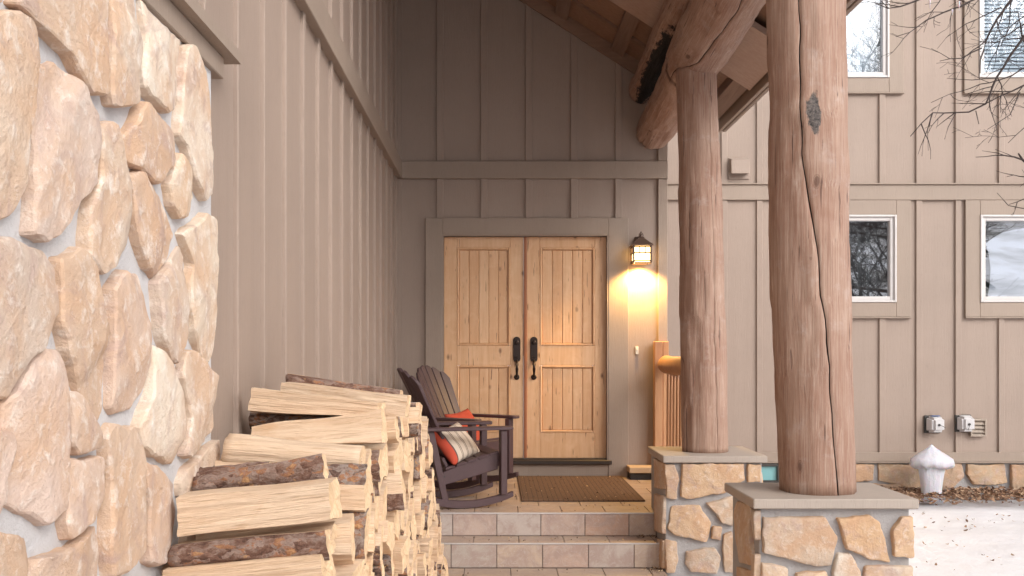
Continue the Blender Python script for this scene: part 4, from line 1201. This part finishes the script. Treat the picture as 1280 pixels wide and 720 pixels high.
r = random.Random(12); pts = []
for _ in range(5200):
    x = r.uniform(1.7, 8.5); y = YG-.03-abs(r.gauss(0, .30))-r.uniform(0, .18)
    if y < YG-.85: continue
    d = (YG-y)
    pts.append((x, y, GZ+.01+max(0, .075-.08*d)+r.uniform(0, .025)))
leaf_field('leaf_bed', pts, 'dead_leaf', .028, r, 'bed of brown dead leaves along the foundation', 'leaves')
pts = []
for _ in range(420):
    x = r.uniform(2.1, 6.5); y = r.triangular(5.2, 9.6, 9.2)
    if noise.noise(Vector((x*1.3, y*1.3, 1))) > -.05: pts.append((x, y, GZ-.05+.025+noise.fractal(Vector((x*.9, y*.9, 0)), .8, 2, 3)*.03+.012))
leaf_field('leaf_litter', pts, 'dead_leaf', .018, r, 'scattered dead leaves and bits on the snow', 'leaves')
pts = []
for _ in range(260):
    x = r.uniform(-.4, 1.13); y = r.uniform(S1+.05, YW-.08); pts.append((x, y, .006 if not (mx0 < x < mx1 and my0 < y < my1) else .019))
for _ in range(50): pts.append((r.uniform(-.3, 1.13), r.uniform(S2+.03, S1-.02), -.161))
for _ in range(50): pts.append((r.uniform(1.0, 1.14), S1-abs(r.gauss(0, .06))-.01, -.158))
for _ in range(60): pts.append((r.uniform(1.0, 1.14), S2-abs(r.gauss(0, .08))-.01, -.332))
for _ in range(60): pts.append((r.uniform(-.3, 1.1), r.uniform(5.8, S2-.03), -.334))
for _ in range(40): pts.append((r.uniform(.1, 1.15), YW-.06+r.uniform(-.03, .02), .008))
leaf_field('porch_litter', pts, 'chip', .0085, r, 'wood chips and crumbs scattered on the porch', 'wood chips')
# ------------------------------------------------------------------ firewood
def log_poly(kind, w, h, r):
    """cross-section (y,z) points with a bark flag per edge; y<0 faces the camera"""
    a, b = w/2, h/2
    j = lambda s=.12: r.uniform(-s, s)
    if kind == 'quad':
        c = [(-a, -b*(.85+j())), (-a*(.92+j()), b*(.95+j(.08))), (a*(.9+j()), b*(.85+j())), (a*(.95+j()), -b*(.95+j(.08)))]; bk = [False, False, r.random() < .3, False]
    elif kind == 'wedge':
        c = [(-a, -b*.9), (-a*.2*(1+j(.8)), b), (a*.7, b*.8), (a, -b*.7), (a*.3, -b)]; bk = [False, False, True, True, False]
    elif kind == 'barkfront':
        c = [(-a*.7, -b), (-a, -b*.4), (-a*.98, b*.35), (-a*.6, b*.8), (a*.6, b*.6), (a, -b*.7)]; bk = [True, True, True, False, False, False]
    elif kind == 'barktop':
        c = [(-a, -b*.8), (-a*.9, b*.2), (-a*.5, b*.75), (0, b), (a*.6, b*.7), (a, 0), (a*.5, -b)]; bk = [False, True, True, True, True, False, False]
    elif kind == 'slab':
        c = [(-a, -b*.6), (-a*.9, b*.5), (a*.5, b), (a, b*.2), (a*.8, -b)]; bk = [False, False, False, True, False]
    else:   # round
        c = [(a*math.cos(t), b*math.sin(t)) for t in [2*math.pi*k/10+3.6 for k in range(10)]][::-1]; bk = [kind == 'roundbark']*10
    return c, bk
def log_obj(mesh_name, L, kind, w, h, seed, w2=None, h2=None):
    r = random.Random(seed); c, bk = log_poly(kind, w, h, r)
    w2 = w2 or w*r.uniform(.85, 1.08); h2 = h2 or h*r.uniform(.85, 1.08)
    sd = Vector((seed*1.7, seed*.31, 0)); mb = MB(); pts, flags = [], []
    for i in range(len(c)):
        p, q = Vector((0, *c[i])), Vector((0, *c[(i+1) % len(c)])); k = max(3, int((q-p).length/.009))
        for m in range(k): pts.append(p.lerp(q, m/k)); flags.append(bk[i])
    n = len(pts); seg = 16; rings = []
    e0, e1 = r.uniform(-.10, .10), r.uniform(-.10, .10)
    for s in range(seg+1):
        t = s/seg; row = []
        for i, p in enumerate(pts):
            yy, zz = p.y*(1+(w2/w-1)*t), p.z*(1+(h2/h-1)*t)
            x = -L/2+L*t
            rad = Vector((0, yy, zz)); rn = rad.normalized() if rad.length > 1e-6 else Vector()
            q = Vector((x*4, yy*26, zz*26))+sd
            dd = noise.noise(q)*.003+noise.noise(Vector((x*3, yy*9, zz*9))+sd)*.006+noise.noise(Vector((x*1.6, yy*85, zz*85))+sd)*.0035+.004*max(0, noise.noise(Vector((x*5, yy*30, zz*30))+sd*2)-.15)
            if flags[i]: dd = noise.fractal(Vector((x*22, yy*40, zz*40))+sd, .7, 2, 4)*.008+.003
            bow = noise.noise(Vector((x*3.5, seed, 0)))*.008
            xe = x
            if s == 0: xe = x+(yy*e0+zz*e1)+noise.noise(q*1.5)*.006
            if s == seg: xe = x+(yy*e1-zz*e0)+noise.noise(q*1.5)*.006
            row.append(mb.bm.verts.new((xe, yy+rn.y*dd, zz+rn.z*dd+bow)))
        rings.append(row)
    for s in range(seg):
        for i in range(n):
            f = mb.bm.faces.new([rings[s][i], rings[s+1][i], rings[s+1][(i+1) % n], rings[s][(i+1) % n]])
            f.material_index = 1 if flags[i] else 0; f.smooth = kind.startswith('round') or flags[i]
    for ring, x in ((rings[0], -L/2), (rings[-1], L/2)):
        cen = sum((v.co for v in ring), Vector())/n
        mid = [mb.bm.verts.new(cen+(v.co-cen)*.55+Vector((noise.noise(v.co*40+sd)*.006, 0, 0))) for v in ring]
        cv = mb.bm.verts.new(cen+Vector((r.uniform(-.004, .004), 0, 0)))
        for i in range(n):
            f = mb.bm.faces.new([ring[i], ring[(i+1) % n], mid[(i+1) % n], mid[i]]); f.material_index = 2
            f = mb.bm.faces.new([mid[i], mid[(i+1) % n], cv]); f.material_index = 2
    return mb.build(mesh_name, ['split_wood', 'bark', 'end_grain'])
GRP = 'split logs of the firewood pile'
hand = [ # left end px, right end px, scale, heights px (left,right), depth m, kind, label
 ((221, 651), (414, 628), 478, 60, 57, .13, 'quad', 'large clean split log across the front of the firewood pile', 1),
 ((212, 697), (408, 680), 480, 33, 40, .12, 'barkfront', 'bark-faced log just below the largest clean split log', 2),
 ((207, 741), (405, 719), 484, 58, 54, .13, 'quad', 'pale split log at the bottom front corner of the pile', 3),
 ((240, 608), (402, 584), 447, 24, 40, .11, 'barkfront', 'grey bark log lying on the largest clean split log', 4),
 ((277, 566), (449, 579), 412, 46, 38, .12, 'round', 'peeled round orange log behind the grey bark log', 5),
 ((229, 604), (330, 598), 440, 34, 30, .10, 'roundbark', 'dark barked log end against the stone wall', 6),
 ((311, 546), (477, 534), 374, 20, 44, .13, 'wedge', 'broad wedge of split wood tapering left, below the knotty log', 7),
 ((313, 500), (474, 514), 362, 34, 22, .12, 'quad', 'knotty pale log near the top of the pile', 8),
 ((311, 526), (455, 526), 352, 22, 22, .12, 'barkfront', 'dark bark strip log squeezed under the knotty pale log', 9),
 ((357, 474), (499, 499), 326, 17, 26, .12, 'barkfront', 'topmost log of the pile with bark at its left end', 10),
 ((352, 488), (508, 509), 335, 20, 30, .12, 'quad', 'split log directly beneath the topmost log', 11),
 ((236, 690), (413, 668), 468, 20, 22, .12, 'slab', 'thin pale split log showing between the large clean log and the bark log', 13),
 ((290, 588), (476, 580), 385, 40, 44, .12, 'barkfront', 'rough barked log behind the peeled round orange log', 12),
]
for (l, rr_, s_, h0, h1, dep, kind, label, sd) in hand:
    A_, B_ = P(*l, s_), P(*rr_, s_); L = (B_-A_).length
    o = log_obj('firewood_log', L, kind, dep, h0/s_, sd+200, dep*random.uniform(.9, 1.05), h1/s_)
    o.location = (A_+B_)/2+Vector((0, dep*.5, 0)); d = B_-A_
    o.rotation_euler = (0, -math.atan2(d.z, d.x), 0)
    tag(o, label, 'firewood', GRP)
kinds = ['quad', 'wedge', 'slab', 'quad', 'barktop', 'wedge', 'barkfront', 'roundbark', 'quad', 'slab', 'wedge', 'quad', 'barktop', 'slab', 'wedge', 'quad', 'barkfront', 'quad']
protos = []
r = random.Random(77)
for i, k in enumerate(kinds):
    w = .125; h = .105
    o = log_obj('firewood_log', .44, k, w, h, i+1); protos.append([o, w, h, False])
prof = [(2.50, .42), (2.68, .42), (2.69, .74), (3.0, .78), (3.1, .84), (3.5, .87), (3.55, .93), (3.95, .95), (4.1, .97), (4.45, .95), (4.57, .93), (4.78, .88), (5.1, .80), (5.25, .68), (5.45, .50), (5.6, .38), (5.89, .21), (6.15, .06), (6.3, -.04), (6.42, -.14)]
def topz(y):
    for a, b in zip(prof, prof[1:]):
        if a[0] <= y <= b[0]: return a[1]+(b[1]-a[1])*(y-a[0])/(b[0]-a[0])
    return -9
cnt = 0
z = -.335
while z < 1.0:
    hrow = r.uniform(.09, .15); y = 2.52+r.uniform(0, .1)
    while y < 6.42:
        w = r.uniform(.08, .18)
        yc_ = y+w/2; zc = z+hrow/2+r.uniform(-.02, .02)
        if zc+hrow*.42 < topz(yc_)+.02 and zc > CAMZ-(300*yc_/F)-.10:
            p = r.choice(protos)
            if not p[3]: o = p[0]; p[3] = True
            else: o = p[0].copy(); col.objects.link(o)
            xr_ = -.415+.085*(yc_-2.57)/3.7+r.gauss(0, .018)
            if r.random() < .10: xr_ += r.uniform(.01, .05)
            o.location = (xr_-.22, yc_, zc)
            fl = r.random() < .5; k = r.choice((0, 0, 0, 1))
            o.rotation_euler = (r.uniform(-.35, .35)+(math.pi if r.random() < .5 else 0)+(math.pi/2 if k and abs(w-hrow) < .02 else 0), r.uniform(-.05, .05), r.uniform(-.07, .07)+(math.pi if fl else 0))
            o.scale = (r.uniform(.94, 1.04), w/p[1]*r.uniform(.98, 1.12), hrow/p[2]*r.uniform(1.0, 1.18))
            tag(o, 'split log stacked end-on in the long side of the firewood pile', 'firewood', GRP); cnt += 1
        y += w*.98
    z += hrow*.97
for p in protos:
    if not p[3]: bpy.data.objects.remove(p[0])
print('grid logs', cnt)

# ------------------------------------------------------------------ bare tree at the right, its twigs hang into the picture
def tree():
    r = random.Random(5)
    TX, TY = 6.6, 6.2
    root = empty('bare_tree', 'leafless tree whose dark twigs hang before the upper windows', 'tree', (TX, TY, GZ-.05))
    base = Vector((TX, TY, GZ-.05))
    mb = MB()
    tp = [base+Vector((0.03*math.sin(i), .02*math.cos(i*2), i*.55)) for i in range(12)]
    mb.tube([p-base for p in tp], [.14-.008*i for i in range(12)], 14); mb.build('trunk', 'bark_tree', root)
    tw = MB()
    def jit(p, s): return p+Vector((r.gauss(0, s), r.gauss(0, s), r.gauss(0, s)))
    def twig(p, d, L, rad, depth):
        n = max(3, int(L/.05)); pts = [p]; q = p.copy(); dd = d.normalized()
        for i in range(n):
            dd = (dd+Vector((r.gauss(0, .16), r.gauss(0, .16), r.gauss(-.03, .16)))).normalized(); q = q+dd*(L/n); pts.append(q)
        tw.tube([a-base for a in pts], [max(.0012, rad*(1-.75*i/n)) for i in range(n+1)], 5 if rad < .006 else 7)
        if depth > 0:
            for i in range(1, n):
                if r.random() < .62:
                    ax = Vector((r.gauss(0, 1), r.gauss(0, 1), r.gauss(0, 1))).normalized()
                    nd = (Matrix.Rotation(r.uniform(.5, 1.1), 4, ax) @ dd)
                    twig(pts[i], nd, L*r.uniform(.25, .55), rad*.5, depth-1)
    Zp = lambda x, y, s: P(1080+x/3.275, y/3.275, s)
    br = [
     ([(760, 20), (655, 150), (600, 230), (545, 320), (490, 425), (430, 455), (330, 463), (280, 465), (230, 505), (190, 558)], .011, 196),
     ([(700, -110), (600, 0), (540, 80), (500, 170), (480, 250), (475, 300)], .012, 200),
     ([(560, -60), (440, 5), (330, 50), (250, 90), (190, 135), (130, 150)], .008, 190),
     ([(420, -60), (230, 0), (190, 15), (100, 38), (40, 10)], .009, 205),
     ([(800, 290), (655, 350), (560, 395), (490, 428)], .010, 197),
     ([(760, 240), (655, 165), (645, 140), (630, 50)], .010, 193),
     ([(545, 320), (440, 330), (340, 320)], .004, 196), ([(480, 195), (400, 235), (310, 250)], .005, 200),
     ([(780, 230), (655, 280), (560, 330), (470, 350), (360, 385), (275, 420)], .006, 188),
     ([(640, 380), (630, 400), (600, 470), (505, 530)], .004, 197), ([(800, 480), (655, 520), (590, 585)], .005, 192),
     ([(800, 800), (690, 690), (655, 655), (632, 628)], .016, 198), ([(560, 30), (455, 80), (380, 125), (335, 155)], .005, 194),
     ([(800, 130), (655, 100), (560, 160), (520, 250), (500, 300)], .007, 187), ([(860, 40), (700, 30), (600, 110), (560, 190)], .007, 199),
     ([(380, 460), (350, 520), (330, 570)], .003, 196), ([(455, 450), (470, 508)], .003, 196), ([(280, 465), (268, 518)], .003, 196),
     ([(700, 860), (590, 840), (545, 790)], .004, 192),
    ]
    for pl, rad, s_ in br:
        pts = [Zp(x, y, s_) for x, y in pl]; fine = []
        for a, b in zip(pts, pts[1:]):
            k = max(1, int((b-a).length/.06))
            fine += [jit(a.lerp(b, i/k), .004) for i in range(k)]
        fine.append(pts[-1]); n = len(fine)
        if rad > .0055:    # join the bough to the trunk, outside the frame
            j0 = base+Vector((0, 0, max(2.2, fine[0].z-.15-GZ))); fine = [j0, j0.lerp(fine[0], .5)+Vector((0, 0, .12))]+fine; 
        m = len(fine)
        rads = [rad*1.9, rad*1.4] if rad > .0055 else []
        rads += [max(.0013, rad*(1-.82*i/n)) for i in range(n)]
        tw.tube([a-base for a in fine], rads, 7)
        for i in range(1, m-1):
            if r.random() < .66 and fine[i].x < 4.6:
                d = (fine[i+1]-fine[i]).normalized()
                ax = Vector((r.gauss(0, .5), 1, r.gauss(0, .5))).normalized()
                nd = Matrix.Rotation(r.choice((-1, 1))*r.uniform(.45, 1.2), 4, ax) @ d
                twig(fine[i], nd, r.uniform(.10, .34), max(.0022, rad*.38), 2 if r.random() < .5 else 1)
    tw.build('crown', 'bark_tree', root)
    for u, v, L in ((1162.5, 1, .05), (1199, 2, .06), (1190.5, 12, .035)):
        mb = MB(); mb.lathe([(.0005, -L), (.004, -L*.4), (.006, 0), (.002, .004)], (0, 0, 0), 8)
        o = mb.build('icicle', 'ice', loc=P(u, v, 196)); tag(o, {1162.5: 'leftmost icicle on the twigs between the upper windows', 1199: 'longest icicle on the twigs between the upper windows', 1190.5: 'tiny lowest icicle on the twigs between the upper windows'}[u], 'icicle', 'icicles on the bare tree')
tree()

# trees across the road behind the photographer: mirrored in the windows
def conifer(x, y, h, seed, lab):
    r = random.Random(seed); root = empty('pine_tree', lab, 'tree', (x, y, -.2), group='trees mirrored in the windows')
    mb = MB(); mb.tube([(0, 0, 0), (0, 0, h)], [h*.018, .02], 8); mb.build('trunk', 'bark_tree', root)
    mb = MB()
    for i in range(int(h*26)):
        t = r.random()**.8; z = h*(.08+.9*t); R_ = h*.19*(1-t)+.15; a = r.uniform(0, 6.28); q = Vector((math.cos(a), math.sin(a), 0))
        L = R_*r.uniform(.6, 1.1); w = .25+.2*r.random()
        p0 = Vector((0, 0, z)); p1 = p0+q*L+Vector((0, 0, -L*.35)); s = Vector((-q.y, q.x, 0))*w
        for k in range(3):
            a0 = p0.lerp(p1, .25+.25*k); a1 = p0.lerp(p1, .5+.25*k)
            mb.quad([a0-s*(1-.2*k), a0+s*(1-.2*k), a1+s*.5+Vector((0, 0, -.15)), a1-s*.5+Vector((0, 0, -.15))])
    mb.build('crown', 'needles', root, recalc=False)
for (x, y, h, sd) in ((19, -20, 12, 1), (24, -16, 15, 2), (15, -30, 16, 3), (30, -26, 14, 4), (34, -12, 13, 5), (11, -24, 10, 6)):
    conifer(x, y, h, sd, 'dark pine across the yard, seen mirrored in the window glass')

def yard_tree(x, y, h, seed, lab):
    r = random.Random(seed); root = empty('bare_tree', lab, 'tree', (x, y, -.4), group='leafless trees across the yard')
    mb = MB(); mb.tube([(0, 0, 0), (.1, 0, h*.3), (0, .1, h*.6)], [h*.011, h*.009, h*.005], 8); mb.build('trunk', 'bark_tree', root)
    mb = MB()
    def br(p, d, L, rad, dep):
        n = 5; pts = [p]; dd = d.normalized()
        for i in range(n):
            dd = (dd+Vector((r.gauss(0, .18), r.gauss(0, .18), r.gauss(.05, .14)))).normalized(); pts.append(pts[-1]+dd*L/n)
        mb.tube(pts, [max(.005, rad*(1-.8*i/n)) for i in range(n+1)], 4, cap=False)
        if dep:
            for i in range(1, n+1):
                for _ in range(2):
                    if r.random() < .75:
                        nd = (dd+Vector((r.gauss(0, .7), r.gauss(0, .7), r.gauss(.1, .5)))).normalized()
                        br(pts[i], nd, L*r.uniform(.4, .65), rad*.5, dep-1)
    for i in range(9):
        a = r.uniform(0, 6.28); br(Vector((0, 0, h*(.25+.035*i))), Vector((math.cos(a), math.sin(a), .9)), h*.38, h*.0045, 3)
    mb.build('crown', 'bark_tree', root, recalc=False)
for (x, y, h, sd) in ((9.5, -5, 6.5, 11), (12.5, -9, 9, 12), (15.5, -15, 18, 2), (21, -12, 16, 3), (27, -24, 19, 7)):
    yard_tree(x, y, h, sd, 'tall leafless tree across the yard, seen mirrored in the window glass')

# ------------------------------------------------------------------ camera, light, world
cam = bpy.data.cameras.new('camera'); co_ = bpy.data.objects.new('camera', cam); col.objects.link(co_); scene.camera = co_
co_.location = (0, 0, CAMZ); co_.rotation_euler = (R(90), 0, 0)
cam.sensor_width = 36; cam.lens = F/1280*36; cam.shift_x = 20/1280; cam.shift_y = 80/1280; cam.clip_end = 2000; cam.clip_start = .05
SE, SA = 42, 205      # sun elevation; compass direction it shines from (from +y clockwise)
w = bpy.data.worlds.new('World'); scene.world = w; w.use_nodes = True
nt = w.node_tree; nt.nodes.clear(); g = N(nt)
sky = g.n('ShaderNodeTexSky', sky_type='NISHITA', sun_disc=False, sun_elevation=R(SE), sun_rotation=R(SA), air_density=1.0, dust_density=3.0)
hs = g.n('ShaderNodeHueSaturation', inp={'Saturation': .10, 'Color': sky.outputs[0]})
bg = g.n('ShaderNodeBackground', inp={0: hs.outputs[0], 1: .15}); o = g.n('ShaderNodeOutputWorld'); nt.links.new(bg.outputs[0], o.inputs[0])
sl = bpy.data.lights.new('sun', 'SUN'); sl.energy = 1.1; sl.angle = R(55); sl.color = (1, .935, .89)
so = bpy.data.objects.new('sun', sl); col.objects.link(so)
dirv = Vector((math.sin(R(SA))*math.cos(R(SE)), math.cos(R(SA))*math.cos(R(SE)), math.sin(R(SE))))
dirv = Vector((.60, -.66, .46)).normalized()
so.rotation_euler = dirv.to_track_quat('Z', 'Y').to_euler()
az = math.atan2(dirv.x, dirv.y); sky.sun_rotation = az; sky.sun_elevation = math.asin(dirv.z)
vs = scene.view_settings; vs.view_transform = 'Standard'; vs.look = 'None'; vs.exposure = .97; vs.gamma = 1; vs.use_curve_mapping = False
scene.cycles.max_bounces = 8; scene.cycles.diffuse_bounces = 5
